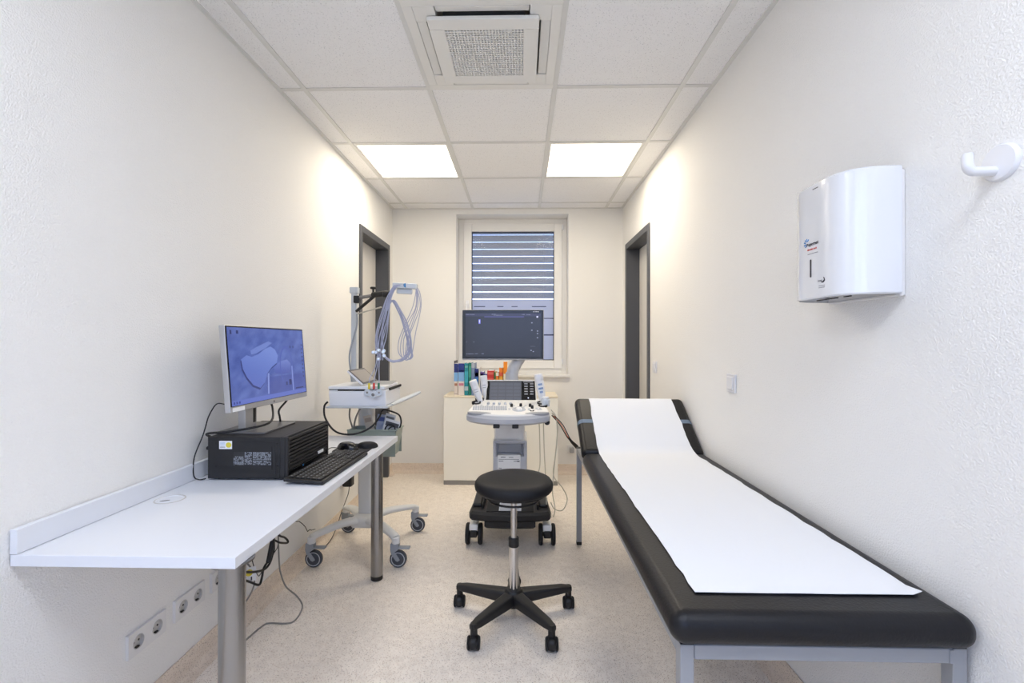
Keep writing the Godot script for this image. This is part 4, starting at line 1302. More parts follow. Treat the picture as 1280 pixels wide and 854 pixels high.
# ---------------------------------------------------------------- stool
func build_stool() -> void:
	var cx := -0.034
	var cd := 2.058
	var c := V(cx, 0, cd)
	var t := thing("swivel_stool", "round black swivel stool with chrome post and five-star base", "stool", c)
	var b := B.new()
	b.xf = Transform3D(Basis.IDENTITY, c)
	b.lathe([Vector2(0, 0.563), Vector2(0.155, 0.564), Vector2(0.166, 0.568), Vector2(0.173, 0.577), Vector2(0.1755, 0.59), Vector2(0.173, 0.603), Vector2(0.165, 0.614), Vector2(0.15, 0.621), Vector2(0.11, 0.627), Vector2(0, 0.63)], 64)
	part(t, "seat", b, M.seat)
	b = B.new()
	b.xf = Transform3D(Basis.IDENTITY, c)
	b.lathe([Vector2(0.0, 0.553), Vector2(0.14, 0.554), Vector2(0.152, 0.558), Vector2(0.152, 0.564), Vector2(0, 0.564)], 48)
	part(t, "seat_pan", b, M.black)
	var ring := []
	for i in 41: ring.append(c + Vector3(cos(TAU * i / 40) * 0.112, 0.533, sin(TAU * i / 40) * 0.112) - Vector3(0, 0.004, 0))
	b = B.new().tube(ring, 0.005, 8, 1)
	for i in 2:
		b.rod(c + Vector3(-0.11 + 0.22 * i, 0.533, 0), c + Vector3(-0.05 + 0.1 * i, 0.54, 0), 0.004, 8)
	part(t, "release_ring", b, M.black, "black lever hoop under seat")
	b = B.new()
	b.xf = Transform3D(Basis.IDENTITY, c)
	b.lathe([Vector2(0.0, 0.50), Vector2(0.03, 0.525), Vector2(0.05, 0.546), Vector2(0, 0.546)], 24)
	part(t, "mount", b, M.black)
	part(t, "piston", B.new().rod(c + Vector3(0, 0.34, 0), c + Vector3(0, 0.53, 0), 0.0135, 24), M.satin)
	part(t, "collar", B.new().rod(c + Vector3(0, 0.314, 0), c + Vector3(0, 0.356, 0), 0.0235, 24, 0.003), M.black)
	part(t, "post", B.new().rod(c + Vector3(0, 0.10, 0), c + Vector3(0, 0.316, 0), 0.0215, 28), M.chrome)
	b = B.new()
	b.xf = Transform3D(Basis.IDENTITY, c)
	b.lathe([Vector2(0, 0.052), Vector2(0.03, 0.05), Vector2(0.042, 0.06), Vector2(0.046, 0.085), Vector2(0.042, 0.116), Vector2(0.034, 0.126), Vector2(0.022, 0.127)], 28)
	part(t, "hub", b, M.black)
	for i in 5:
		var a := PI / 2 + TAU * i / 5
		var dr := Vector3(cos(a), 0, -sin(a))
		var e := c + dr * 0.265
		var l := B.new()
		# tapering arm, taller than wide, sloping down a little
		var rows := []
		for k in 7:
			var u := k / 6.0
			var p := c + dr * lerpf(0.02, 0.277, u)
			var hw := lerpf(0.031, 0.019, u) if k < 6 else 0.013
			var y1 := lerpf(0.12, 0.104, u) if k < 6 else 0.099
			var y0 := lerpf(0.062, 0.076, u)
			var s := dr.cross(Vector3.UP) * hw
			var q := []
			for g in rrect(2, 2, 0.55, 3):
				q.append(p + s * g.x + Vector3.UP * ((y0 + y1) / 2 + (y1 - y0) / 2 * g.y))
			rows.append(q)
		var m := B.new()
		m.sheet(rows, true)
		for v in range(0, m.v.size(), 3):
			var ns := []
			for w in 3:
				var p2: Vector3 = m.v[v + w]
				var ax := c + dr * (p2 - c).dot(dr) + Vector3.UP * 0.09
				var nn: Vector3 = m.n[v + w]
				if nn.dot(p2 - ax) < 0: nn = -nn
				ns.append(nn)
			l.tri(m.v[v], m.v[v + 1], m.v[v + 2], ns[0], ns[1], ns[2])
		var last: Array = rows[6]
		var cen := Vector3.ZERO
		for p in last: cen += p / last.size()
		for k in last.size(): l.tri(cen, last[k], last[(k + 1) % last.size()], dr, dr, dr)
		l.rod(e + Vector3(0, 0.05, 0), e + Vector3(0, 0.1, 0), 0.0145, 16, 0.001)
		part(t, "base_arm", l, M.black)
		# twin-wheel caster
		var side := Vector3(1, 0, 0) if i != 0 else Vector3(0.6, 0, 0.8)
		var wc := e + Vector3(0, 0.0265, 0.008)
		var w := B.new()
		w.xf = Transform3D(Basis(side, Vector3.UP, side.cross(Vector3.UP)), wc)
		w.box(Vector3(-0.021, -0.02, -0.029), Vector3(0.021, 0.029, 0.029), 0.018, 3)
		var ca := part(t, "caster", w, M.black, "black twin-wheel caster")
		for g in [-1, 1]:
			part(ca, "wheel", B.new().rod(wc + side * (0.014 * g), wc + side * (0.0255 * g), 0.0265, 24, 0.005), M.rubber)

# ---------------------------------------------------------------- couch
func build_couch() -> void:
	var x0 := 0.336
	var x1 := 0.932
	var d0 := 0.981
	var d1 := 2.826
	var t := thing("examination_couch", "black padded examination couch with grey tube frame along the wall", "couch", V(0.63, 0, 1.9))
	var s := 0.03
	var fy := 0.586
	for p in [[x0, d0], [x1 - s, d0], [x0, d1 - s], [x1 - s, d1 - s]]:
		var l := part(t, "leg", bb(V(p[0], 0.018, p[1] + s), V(p[0] + s, fy, p[1]), 0.003), M.couch_frame)
		part(l, "foot_cap", bb(V(p[0] - 0.0006, 0.0, p[1] + s + 0.0006), V(p[0] + s + 0.0006, 0.02, p[1] - 0.0006), 0.003), M.black, "black foot")
		part(l, "top_cap", bb(V(p[0] + 0.0005, fy - 0.001, p[1] + s - 0.0005), V(p[0] + s - 0.0005, fy + 0.003, p[1] + 0.0005), 0.0015), M.black)
	for x in [x0 + 0.0005, x1 - s + 0.0005]:
		part(t, "side_rail", bb(V(x, fy - 0.032, d1 - s), V(x + s - 0.001, fy - 0.0005, d0 + s), 0.003), M.couch_frame)
	for d in [d0 + 0.0005, d1 - s + 0.0005]:
		part(t, "end_rail", bb(V(x0 + s, fy - 0.032, d + s - 0.001), V(x1 - s, fy - 0.0005, d), 0.003), M.couch_frame)
	part(t, "weld_bracket", bb(V(x1 - s - 0.008, fy - 0.03, d0 + 0.02), V(x1 - s + 0.001, fy - 0.002, d0 - 0.002), 0.001), M.couch_frame)
	part(t, "under_board", bb(V(x0 + s + 0.002, fy, 2.36), V(x1 - s, fy + 0.012, d0 + 0.02), 0.001), M.black)
	var cx0 := 0.313
	var cx1 := 0.942
	part(t, "cushion", bb(V(cx0, fy + 0.004, 2.375), V(cx1, 0.661, 0.954), 0.033, 6), M.leather)
	# raised head section
	var hx := head_frame()
	var h := B.new()
	h.xf = hx
	h.box(Vector3(cx0, -0.072, -0.432), Vector3(cx1, 0, 0), 0.03, 6)
	var hd := part(t, "headrest", h, M.leather, "raised black head section")
	h = B.new()
	var ring := []
	for g in rrect(cx1 - cx0 + 0.003, 0.075, 0.031, 8): ring.append(Vector3((cx0 + cx1) / 2 + g.x, -0.036 + g.y, 0))
	for k in 2: pass
	var rows := []
	for z in [-0.216, -0.244]:
		var q := []
		for p in ring: q.append(hx * (p + Vector3(0, 0, z)))
		rows.append(q)
	var cen := hx * Vector3((cx0 + cx1) / 2, -0.036, -0.23)
	var m := B.new()
	m.sheet(rows, true)
	var sb := B.new()
	for v in range(0, m.v.size(), 3):
		var ns := []
		for w in 3:
			var nn: Vector3 = m.n[v + w]
			if nn.dot(m.v[v + w] - cen) < 0: nn = -nn
			ns.append(nn)
		sb.tri(m.v[v], m.v[v + 1], m.v[v + 2], ns[0], ns[1], ns[2])
	part(hd, "strap", sb, M.strap, "blue-grey elastic strap")
	for x in [x0 + 0.05, x1 - 0.05]:
		part(t, "head_support", B.new().rod(V(x, 0.57, 2.55), V(x, 0.72, 2.56), 0.008, 10), M.couch_frame)
	part(t, "cross_bar", bb(V(x0 + s, 0.555, 2.57), V(x1 - s, 0.578, 2.545), 0.002), M.couch_frame)
	# paper sheet following the padding
	var prof := []
	for k in 32: prof.append([lerpf(1.042, 2.34, k / 31.0), 0.6632, 0.0])
	var lines := []
	for k in prof.size(): lines.append(V(0, prof[k][1], prof[k][0]))
	for k in 13:
		var u := 0.02 + 0.385 * k / 12.0
		lines.append(hx * Vector3(0, 0.0032, -u) * Vector3(0, 1, 1))
	for k in 9:
		var a := PI / 2 * (k + 1) / 9.0
		lines.append(hx * Vector3(0, -0.036 + 0.039 * cos(a), -0.395 - 0.041 * sin(a)) * Vector3(0, 1, 1))
	lines.append(hx * Vector3(0, -0.075, -0.437) * Vector3(0, 1, 1) + Vector3(0, -0.12, 0.012))
	var r := RandomNumberGenerator.new()
	r.seed = 31
	var f := FastNoiseLite.new()
	f.seed = 6
	f.frequency = 1.3
	var top := []
	var bot := []
	for k in lines.size():
		var p: Vector3 = lines[k]
		var u := float(k) / (lines.size() - 1)
		var le := lerpf(0.391, 0.394, u) + f.get_noise_2d(k * 2.1, 0) * 0.006 + r.randf_range(-0.002, 0.002)
		var ri := lerpf(0.892, 0.868, u) + f.get_noise_2d(k * 2.1, 50) * 0.006 + r.randf_range(-0.002, 0.002)
		var a := []
		var c := []
		for q in 21:
			var x := lerpf(le, ri, q / 20.0)
			var y := f.get_noise_2d(x * 3, p.z * 2.2) * 0.0012 + 0.0006
			if k == 0: y += 0.001
			if k == 0 and q == 20: p += Vector3(0, 0.004, -0.006)
			a.append(Vector3(x, p.y + y + 0.001, p.z))
			c.append(Vector3(x, p.y + y, p.z))
		top.append(a)
		bot.append(c)
	var pb := B.new()
	pb.sheet(top)
	pb.sheet(bot)
	for e in [0, 20]:
		for k in lines.size() - 1:
			pb.quadn(top[k][e], top[k + 1][e], bot[k + 1][e], bot[k][e], Vector3(-1 if e == 0 else 1, 0, 0))
	for q in 20: pb.quadn(top[0][q], top[0][q + 1], bot[0][q + 1], bot[0][q], Vector3(0, 0, 1))
	fix_up(pb)
	single("paper_sheet", pb, M.paper, "white paper roll sheet laid along the black couch", "paper", V(0.64, 0.663, 1.9))

func fix_up(b: B) -> void:
	for i in b.v.size():
		if b.n[i].y < -0.02: b.n[i] = -b.n[i]
	var o := B.new()
	for i in range(0, b.v.size(), 3): o.tri(b.v[i], b.v[i + 1], b.v[i + 2], b.n[i], b.n[i + 1], b.n[i + 2])
	b.v = o.v; b.n = o.n; b.t = o.t

func head_frame() -> Transform3D:
	return Transform3D(Basis(Vector3(1, 0, 0), deg_to_rad(35)), V(0, 0.66, 2.365))

# ---------------------------------------------------------------- ultrasound
func caster_us(t: Node3D, x: float, d: float) -> void:
	var r := 0.063
	var w := B.new()
	w.box(V(x - 0.026, 0.095, d + 0.05), V(x + 0.026, 0.137, d - 0.052), 0.01, 2)
	var c := part(t, "caster", w, M.us_white, "large twin-wheel caster with white cover")
	for s in [-1, 1]:
		var a: float = x + s * 0.026
		part(c, "wheel", B.new().rod(V(a, r, d), V(a + s * 0.024, r, d), r, 28, 0.006), M.rubber)
	w = B.new()
	w.box(V(x - 0.022, 0.06, d - 0.02), V(x + 0.022, 0.102, d - 0.062), 0.008, 2)
	w.rod(V(x - 0.03, r, d), V(x + 0.03, r, d), 0.012, 12)
	part(c, "brake_pedal", w, M.black)

func us_screen() -> Image:
	var im := Image.create(400, 232, false, Image.FORMAT_RGB8)
	im.fill(srgb(38, 39, 46))
	im.fill_rect(Rect2i(0, 0, 400, 16), srgb(52, 52, 74))
	im.fill_rect(Rect2i(100, 17, 212, 3), srgb(96, 92, 160))
	var r := RandomNumberGenerator.new()
	r.seed = 2
	for q in [[2, 4, 45], [140, 3, 24], [152, 8, 46], [302, 4, 14], [326, 5, 20], [4, 216, 40], [52, 215, 14], [86, 215, 10]]:
		var x: int = q[0]
		while x < q[0] + q[2]:
			im.fill_rect(Rect2i(x, q[1], 3, 4), srgb(120, 122, 140))
			x += r.randi_range(4, 6)
	im.fill_rect(Rect2i(70, 32, 10, 24), srgb(120, 120, 220))
	im.fill_rect(Rect2i(73, 36, 4, 14), srgb(210, 210, 250))
	im.fill_rect(Rect2i(378, 14, 9, 9), srgb(206, 206, 240))
	for q in [[350, 48], [350, 88], [380, 92], [380, 106], [380, 128], [346, 196], [358, 202]]:
		im.fill_rect(Rect2i(q[0], q[1], 7, 5), srgb(140, 142, 158))
	im.fill_rect(Rect2i(345, 176, 26, 2), srgb(84, 86, 96))
	for q in [4, 42]: im.fill_rect(Rect2i(q, 152, 6, 4), srgb(100, 102, 110))
	return im

func touch_screen() -> Image:
	var im := Image.create(200, 96, false, Image.FORMAT_RGB8)
	im.fill(srgb(92, 94, 104))
	for y in 5:
		for x in 4:
			im.fill_rect(Rect2i(8 + x * 48, 8 + y * 18, 42, 12), srgb(100, 103, 114))
	return im

func build_ultrasound() -> void:
	var cx := -0.067
	var t := thing("ultrasound_machine", "grey and white wheeled ultrasound machine with control console and black base", "medical device", V(cx, 0, 2.95))
	# base platform in plan outline
	var pl := []
	for q in [[-0.235, 2.70], [-0.12, 2.672], [0.0, 2.665], [0.12, 2.672], [0.235, 2.70], [0.243, 2.73], [0.225, 3.10], [0.20, 3.36], [-0.20, 3.36], [-0.225, 3.10], [-0.243, 2.73]]:
		pl.append(Vector2(cx + q[0], q[1]))
	var b := B.new()
	b.xf = Transform3D(Basis(Vector3(1, 0, 0), Vector3(0, 0, -1), Vector3(0, 1, 0)), Vector3.ZERO)
	b.plate(pl, 0.178, 0.232, 0.014, 0.6)
	var base := part(t, "base", b, M.black)
	b = B.new()
	b.xf = Transform3D(Basis(Vector3(1, 0, 0), Vector3(0, 0, -1), Vector3(0, 1, 0)), Vector3.ZERO)
	b.plate([Vector2(cx - 0.15, 2.69), Vector2(cx, 2.68), Vector2(cx + 0.15, 2.69), Vector2(cx + 0.15, 3.3), Vector2(cx - 0.15, 3.3)], 0.135, 0.19, 0.014)
	part(base, "skirt", b, M.black)
	for s in [-1, 1]:
		part(base, "ridge", bb(V(cx + s * 0.165 - 0.006, 0.228, 3.0), V(cx + s * 0.165 + 0.006, 0.262, 2.74), 0.004), M.pc_dark)
		part(base, "side_shell", bb(V(cx + s * 0.2 - 0.028, 0.226, 3.2), V(cx + s * 0.2 + 0.028, 0.252, 2.78), 0.012, 2), M.black)
	part(base, "tread", bb(V(cx - 0.14, 0.231, 2.93), V(cx + 0.14, 0.236, 2.70), 0.002), M.rubber)
	var li := Image.create(128, 96, false, Image.FORMAT_RGB8)
	li.fill(srgb(206, 210, 220))
	for y in range(6, 90, 9): li.fill_rect(Rect2i(6, y, 116 - (y * 7) % 30, 3), srgb(150, 154, 166))
	var lm := mat(Color.WHITE, 0.5)
	lm.albedo_texture = tex(li)
	part(base, "notice", B.new().pane(V(cx - 0.066, 0.2366, 2.86), V(cx + 0.066, 0.2366, 2.86), V(cx + 0.066, 0.2366, 2.685 + 0.02), V(cx - 0.066, 0.2366, 2.705)), lm, "white printed notice")
	for q in [[cx - 0.22, 2.80], [cx + 0.222, 2.80], [cx - 0.2, 3.28], [cx + 0.2, 3.28]]:
		caster_us(t, q[0], q[1])
	# body tower
	var bx0 := -0.182
	var bx1 := 0.036
	b = B.new()
	b.box(V(bx0, 0.23, 3.25), V(bx1, 0.50, 2.935), 0.012, 2)
	b.box(V(bx0, 0.49, 3.25), V(bx0 + 0.022, 0.60, 2.935), 0.008, 2)
	b.box(V(bx1 - 0.022, 0.49, 3.25), V(bx1, 0.60, 2.935), 0.008, 2)
	b.box(V(bx0 + 0.004, 0.58, 3.25), V(bx1 - 0.004, 0.602, 2.935), 0.006, 2)
	b.box(V(bx0 + 0.02, 0.49, 3.25), V(bx1 - 0.02, 0.59, 2.99), 0.0)
	var body := part(t, "tower", b, M.us_grey)
	part(body, "bay", bb(V(bx0 + 0.034, 0.515, 2.992), V(bx1 - 0.034, 0.572, 2.975), 0.003), M.us_mid)
	var pr := part(t, "printer", bb(V(-0.152, 0.245, 3.0), V(-0.006, 0.508, 2.928), 0.003), M.us_white)
	for q in [[-0.132, 0.494, 0.03, 0.004], [-0.08, 0.494, 0.028, 0.003], [-0.145, 0.482, 0.13, 0.002], [-0.145, 0.47, 0.03, 0.003], [-0.05, 0.47, 0.022, 0.003], [-0.028, 0.468, 0.016, 0.006], [-0.145, 0.425, 0.02, 0.003]]:
		part(pr, "slot", bb(V(q[0], q[1], 2.93), V(q[0] + q[2], q[1] + q[3], 2.9272)), M.ink)
	b = B.new()
	b.box(V(-0.176, 0.59, 3.2), V(0.022, 0.752, 2.955), 0.018, 2)
	part(t, "neck", b, M.us_white)
	part(t, "neck_collar", bb(V(-0.15, 0.738, 3.1), V(0.0, 0.768, 2.85), 0.008), M.us_mid)
	# console: tilted deck
	var tilt := Transform3D(Basis(Vector3(1, 0, 0), deg_to_rad(10.5)), V(cx - 0.01, 0.786, 2.62))
	var out := []
	var N := 14
	for i in N + 1:
		var u := float(i) / N * 2 - 1
		out.append(Vector2(u * 0.222, 0.052 * (pow(absf(u), 2.4)) - 0.035))
	var edge := []
	for p in out: edge.append(p)
	edge.append(Vector2(0.241, 0.035)); edge.append(Vector2(0.242, 0.07)); edge.append(Vector2(0.228, 0.135)); edge.append(Vector2(0.215, 0.29))
	edge.append(Vector2(-0.215, 0.29)); edge.append(Vector2(-0.228, 0.135)); edge.append(Vector2(-0.242, 0.07)); edge.append(Vector2(-0.241, 0.035))
	var flat := tilt * Transform3D(Basis(Vector3(1, 0, 0), Vector3(0, 0, -1), Vector3(0, 1, 0)), Vector3.ZERO)
	b = B.new()
	b.xf = flat
	b.plate(edge, -0.028, 0.026, 0.014, 0.5)
	var con := part(t, "console", b, M.us_grey)
	var inn := []
	for p in edge: inn.append(Vector2(p.x * 0.965, p.y * 0.95 + 0.014))
	b = B.new()
	b.xf = flat
	b.plate(inn, 0.02, 0.034, 0.006, 0.5)
	part(con, "deck", b, M.us_white)
	for s in [-1, 1]:
		b = B.new()
		b.xf = flat * Transform3D(Basis(Vector3(0, 0, 1), s * 0.16), Vector3(s * 0.165, 0.022, 0.0))
		b.plate(ellipse(0.07, 0.017, 20), 0.02, 0.0352, 0.001)
		part(con, "hand_grip", b, M.us_mid)
	# keys
	b = B.new()
	b.xf = flat
	for r in 5:
		for k in 15:
			var x0 := -0.212 + 0.0135 * k + 0.002 * (4 - r) * 0.4
			b.box(Vector3(x0, 0.068 + r * 0.0145, 0.034), Vector3(x0 + 0.0112, 0.0795 + r * 0.0145, 0.0375), 0.0012)
	part(con, "keys", b, M.key_grey, "rows of small grey keys").set_meta("kind", "stuff")
	b = B.new()
	b.xf = flat
	for q in [[0.005, 0.075], [0.005, 0.095], [0.022, 0.11], [0.12, 0.075], [0.12, 0.095], [0.165, 0.09], [0.185, 0.09], [0.165, 0.108], [0.185, 0.108], [0.175, 0.075], [0.19, 0.075], [-0.2, 0.155], [-0.165, 0.155], [-0.13, 0.155], [-0.095, 0.155], [-0.06, 0.155], [0.03, 0.148], [0.06, 0.13], [0.10, 0.148], [0.09, 0.125]]:
		b.box(Vector3(q[0] - 0.006, q[1] - 0.004, 0.034), Vector3(q[0] + 0.008, q[1] + 0.004, 0.036), 0.001)
	part(con, "buttons", b, M.key_grey, "small grey buttons").set_meta("kind", "stuff")
	b = B.new()
	b.xf = flat
	b.box(Vector3(0.124, 0.06, 0.034), Vector3(0.134, 0.066, 0.0365), 0.001)
	b.box(Vector3(0.142, 0.06, 0.034), Vector3(0.152, 0.066, 0.0365), 0.001)
	b.box(Vector3(0.128, 0.05, 0.034), Vector3(0.148, 0.056, 0.0365), 0.001)
	part(con, "black_buttons", b, M.knob)
	var up := flat * Transform3D(Basis(Vector3(1, 0, 0), PI / 2), Vector3.ZERO)
	b = B.new()
	b.xf = flat * Transform3D(Basis(Vector3(1, 0, 0), PI / 2), Vector3(0.062, 0.082, 0.034))
	b.lathe([Vector2(0.04, 0), Vector2(0.036, 0.004), Vector2(0.026, 0.004), Vector2(0.024, 0.001), Vector2(0.0205, 0.001)], 28)
	part(con, "trackball_ring", b, M.key_grey)
	b = B.new()
	b.xf = flat * Transform3D(Basis(Vector3(1, 0, 0), PI / 2), Vector3(0.062, 0.082, 0.034))
	b.lathe([Vector2(0.0205, 0.0), Vector2(0.019, 0.006), Vector2(0.014, 0.011), Vector2(0.007, 0.0138), Vector2(0, 0.0145)], 24)
	part(con, "trackball", b, M.us_white)
	for q in [[0.018, 0.135], [0.072, 0.142], [0.128, 0.138], [0.14, 0.105]]:
		b = B.new()
		b.xf = flat * Transform3D(Basis(Vector3(1, 0, 0), PI / 2), Vector3(q[0], q[1], 0.034))
		b.lathe([Vector2(0.0085, 0), Vector2(0.0085, 0.004), Vector2(0.0075, 0.016), Vector2(0.0065, 0.0175), Vector2(0, 0.0175)], 18)
		part(con, "control_knob", b, M.knob, "black knob")
	for k in 5:
		b = B.new()
		b.xf = flat * Transform3D(Basis(Vector3(1, 0, 0), PI / 2), Vector3(-0.125 + 0.034 * k, 0.178, 0.034))
		b.lathe([Vector2(0.0085, 0), Vector2(0.0085, 0.008), Vector2(0.007, 0.011), Vector2(0, 0.0115)], 18)
		part(con, "round_button", b, M.key_grey, "grey round button")
	for x in [-0.095, 0.012]:
		part(con, "clip", bb(V(cx - 0.01 + x - 0.01 + 0.022, 0.742, 2.64), V(cx - 0.01 + x + 0.048, 0.766, 2.588), 0.004), M.black, "black clip under the front edge")
	# cup holders at both sides
	for q in [[-0.20, 0.20], [0.20, 0.20], [-0.185, 0.265], [0.205, 0.155]]:
		b = B.new()
		b.xf = flat * Transform3D(Basis(Vector3(1, 0, 0), PI / 2), Vector3(q[0], q[1], 0.03))
		b.lathe([Vector2(0.0, 0.002), Vector2(0.022, 0.002), Vector2(0.024, 0.012), Vector2(0.028, 0.012), Vector2(0.028, 0.0)], 22)
		part(con, "holder", b, M.black, "black cup holder")
	part(con, "side_hook", B.new().rod(V(cx + 0.215, 0.765, 2.66), V(cx + 0.215, 0.765, 2.72), 0.016, 14, 0.003), M.black)
	# touch screen
	var tp := Transform3D(Basis(Vector3(1, 0, 0), deg_to_rad(-32)), V(cx, 0.848, 2.862))
	b = B.new()
	b.xf = tp
	var tr := [Vector2(-0.164, 0), Vector2(0.164, 0), Vector2(0.158, 0.158), Vector2(0.152, 0.166), Vector2(-0.152, 0.166), Vector2(-0.158, 0.158)]
	b.plate(tr, -0.03, 0.0, 0.004)
	var tpan := part(t, "touch_panel", b, M.us_white)
	b = B.new()
	b.xf = tp
	b.plate([Vector2(-0.157, 0.006), Vector2(0.157, 0.006), Vector2(0.151, 0.156), Vector2(-0.151, 0.156)], 0.0, 0.0012)
	part(tpan, "touch_glass", b, M.black_gloss)
	b = B.new()
	b.xf = tp
	b.pane(Vector3(-0.136, 0.15, 0.0016), Vector3(0.066, 0.15, 0.0016), Vector3(0.066, 0.02, 0.0016), Vector3(-0.136, 0.02, 0.0016))
	part(tpan, "touch_display", b, screen_mat(touch_screen(), 0.75), "lit grey touch display")
	b = B.new()
	b.xf = tp
	for r in 5:
		for k in 2: b.box(Vector3(0.084 + 0.036 * k, 0.06 + r * 0.018, 0.0012), Vector3(0.106 + 0.036 * k, 0.068 + r * 0.018, 0.0018))
	b.box(Vector3(0.078, 0.146, 0.0012), Vector3(0.14, 0.151, 0.0018))
	part(tpan, "touch_legends", b, M.ink_grey)
	b = B.new()
	b.xf = tp
	b.box(Vector3(0.106, 0.034, 0.0012), Vector3(0.112, 0.04, 0.002))
	part(tpan, "indicator", b, glow(srgb(220, 224, 255), 0.8))
	# arm and monitor
	b = B.new()
	b.xf = Transform3D(Basis.IDENTITY, V(-0.065, 0.975, 3.06))
	b.lathe([Vector2(0.05, -0.02), Vector2(0.047, 0.005), Vector2(0.043, 0.01), Vector2(0.042, 0.05), Vector2(0.038, 0.056), Vector2(0, 0.056)], 28)
	part(t, "arm_base", b, M.us_grey)
	b = B.new()
	b.tube([V(-0.064, 1.0, 3.06), V(-0.058, 1.04, 3.065), V(-0.036, 1.085, 3.08), V(-0.004, 1.13, 3.11), V(0.005, 1.18, 3.115)], [0.042, 0.044, 0.043, 0.038, 0.03], 20, 6, 0.9)
	part(t, "monitor_arm", b, M.us_grey)
	b = B.new()
	b.box(V(-0.392, 1.112, 3.055), V(0.146, 1.442, 3.015), 0.008, 2)
	var mo := part(t, "monitor", b, M.us_grey)
	part(mo, "swivel", bb(V(-0.05, 1.13, 3.15), V(0.05, 1.24, 3.05), 0.02, 3), M.us_grey)
	part(mo, "monitor_front", bb(V(-0.389, 1.121, 3.016), V(0.142, 1.44, 3.009), 0.004), M.black_gloss, "black screen border")
	b = B.new()
	b.pane(V(-0.369, 1.418, 3.0086), V(0.124, 1.418, 3.0086), V(0.124, 1.135, 3.0086), V(-0.369, 1.135, 3.0086))
	part(mo, "screen", b, screen_mat(us_screen(), 0.9), "dark lit scan screen")
	text(mo, "maker_name", "mindray", 0.007, Transform3D(Basis.IDENTITY, V(0.093, 1.4295, 3.0085)), M.label_white, true)
	# gel bottles
	gel(V(-0.252, 0.858, 2.84), Vector3(-0.36, 1, 0.15), 0.145, 0.0235, "white gel bottle leaning outwards in the console holder", false)
	gel(V(-0.228, 0.862, 2.93), Vector3(-0.1, 1, 0.0), 0.155, 0.0225, "white gel bottle standing upright behind the leaning one", false)
	gel(V(0.132, 0.856, 2.84), Vector3(-0.17, 1, 0.05), 0.18, 0.026, "tall white bottle with blue print at the console's couch side", true)
	var sp := thing("probe_holder_cup", "small clear cup with white cap on the console beside the tall bottle", "cup", V(0.146, 0.842, 2.79))
	b = B.new()
	b.xf = Transform3D(Basis.IDENTITY, V(0.146, 0.842, 2.79))
	b.lathe([Vector2(0, 0), Vector2(0.024, 0), Vector2(0.027, 0.035), Vector2(0.024, 0.045), Vector2(0, 0.046)], 20)
	part(sp, "cup_body", b, M.acc_clear)
	part(sp, "cup_cap", B.new().rod(V(0.146, 0.887, 2.79), V(0.146, 0.899, 2.79), 0.02, 18, 0.003), M.white)
	# probe cables
	var cab := [[[0.105, 0.77, 2.75], [0.11, 0.62, 2.76], [0.11, 0.48, 2.77], [0.085, 0.42, 2.78], [0.05, 0.40, 2.8], [0.03, 0.37, 2.85], [0.035, 0.34, 2.9]], [[0.13, 0.77, 2.74], [0.135, 0.6, 2.75], [0.145, 0.42, 2.77], [0.15, 0.3, 2.78], [0.152, 0.22, 2.79]], [[0.175, 0.83, 2.72], [0.205, 0.78, 2.72], [0.21, 0.65, 2.72], [0.195, 0.5, 2.73], [0.185, 0.34, 2.74], [0.20, 0.24, 2.74], [0.19, 0.19, 2.74]], [[0.18, 0.81, 2.73], [0.215, 0.74, 2.76], [0.205, 0.55, 2.78], [0.195, 0.42, 2.8], [0.25, 0.34, 2.82], [0.28, 0.27, 2.82], [0.25, 0.21, 2.8], [0.20, 0.22, 2.79], [0.178, 0.26, 2.79]]]
	for q in cab:
		var pts := []
		for p in q: pts.append(V(p[0], p[1], p[2]))
		part(t, "probe_cable", B.new().tube(pts, 0.0032, 7), M.beige_wire, "thin beige probe cable")
	# black and orange leads strung over to the couch
	for k in 3:
		var o := 0.009 * k
		single(["black_lead", "orange_lead", "dark_lead"][k], B.new().tube([V(0.178 + o, 0.80 - o * 0.3, 2.70), V(0.231 + o, 0.732, 2.76), V(0.278 + o, 0.652 - o * 0.5, 2.80), V(0.332 + o, 0.585, 2.86), V(0.378 - o, 0.528 + o, 2.90), V(0.43, 0.428 + o, 2.88), V(0.482, 0.345, 2.80)], [0.003, 0.002, 0.0026][k], 7), [M.black_wire, M.orange, M.rubber][k], ["thick black lead slung from ultrasound console to the couch", "orange lead slung from ultrasound console to the couch", "second dark lead lying against the orange one"][k], "cable", V(0.33, 0.53, 2.93))
	single("lead_sleeve", B.new().tube([V(0.285, 0.652, 2.80), V(0.31, 0.615, 2.83), V(0.34, 0.58, 2.86), V(0.372, 0.54, 2.89)], [0.006, 0.0085, 0.0095, 0.007], 10), M.black, "black sleeve round the leads behind couch leg", "cable sleeve", V(0.33, 0.58, 2.86))

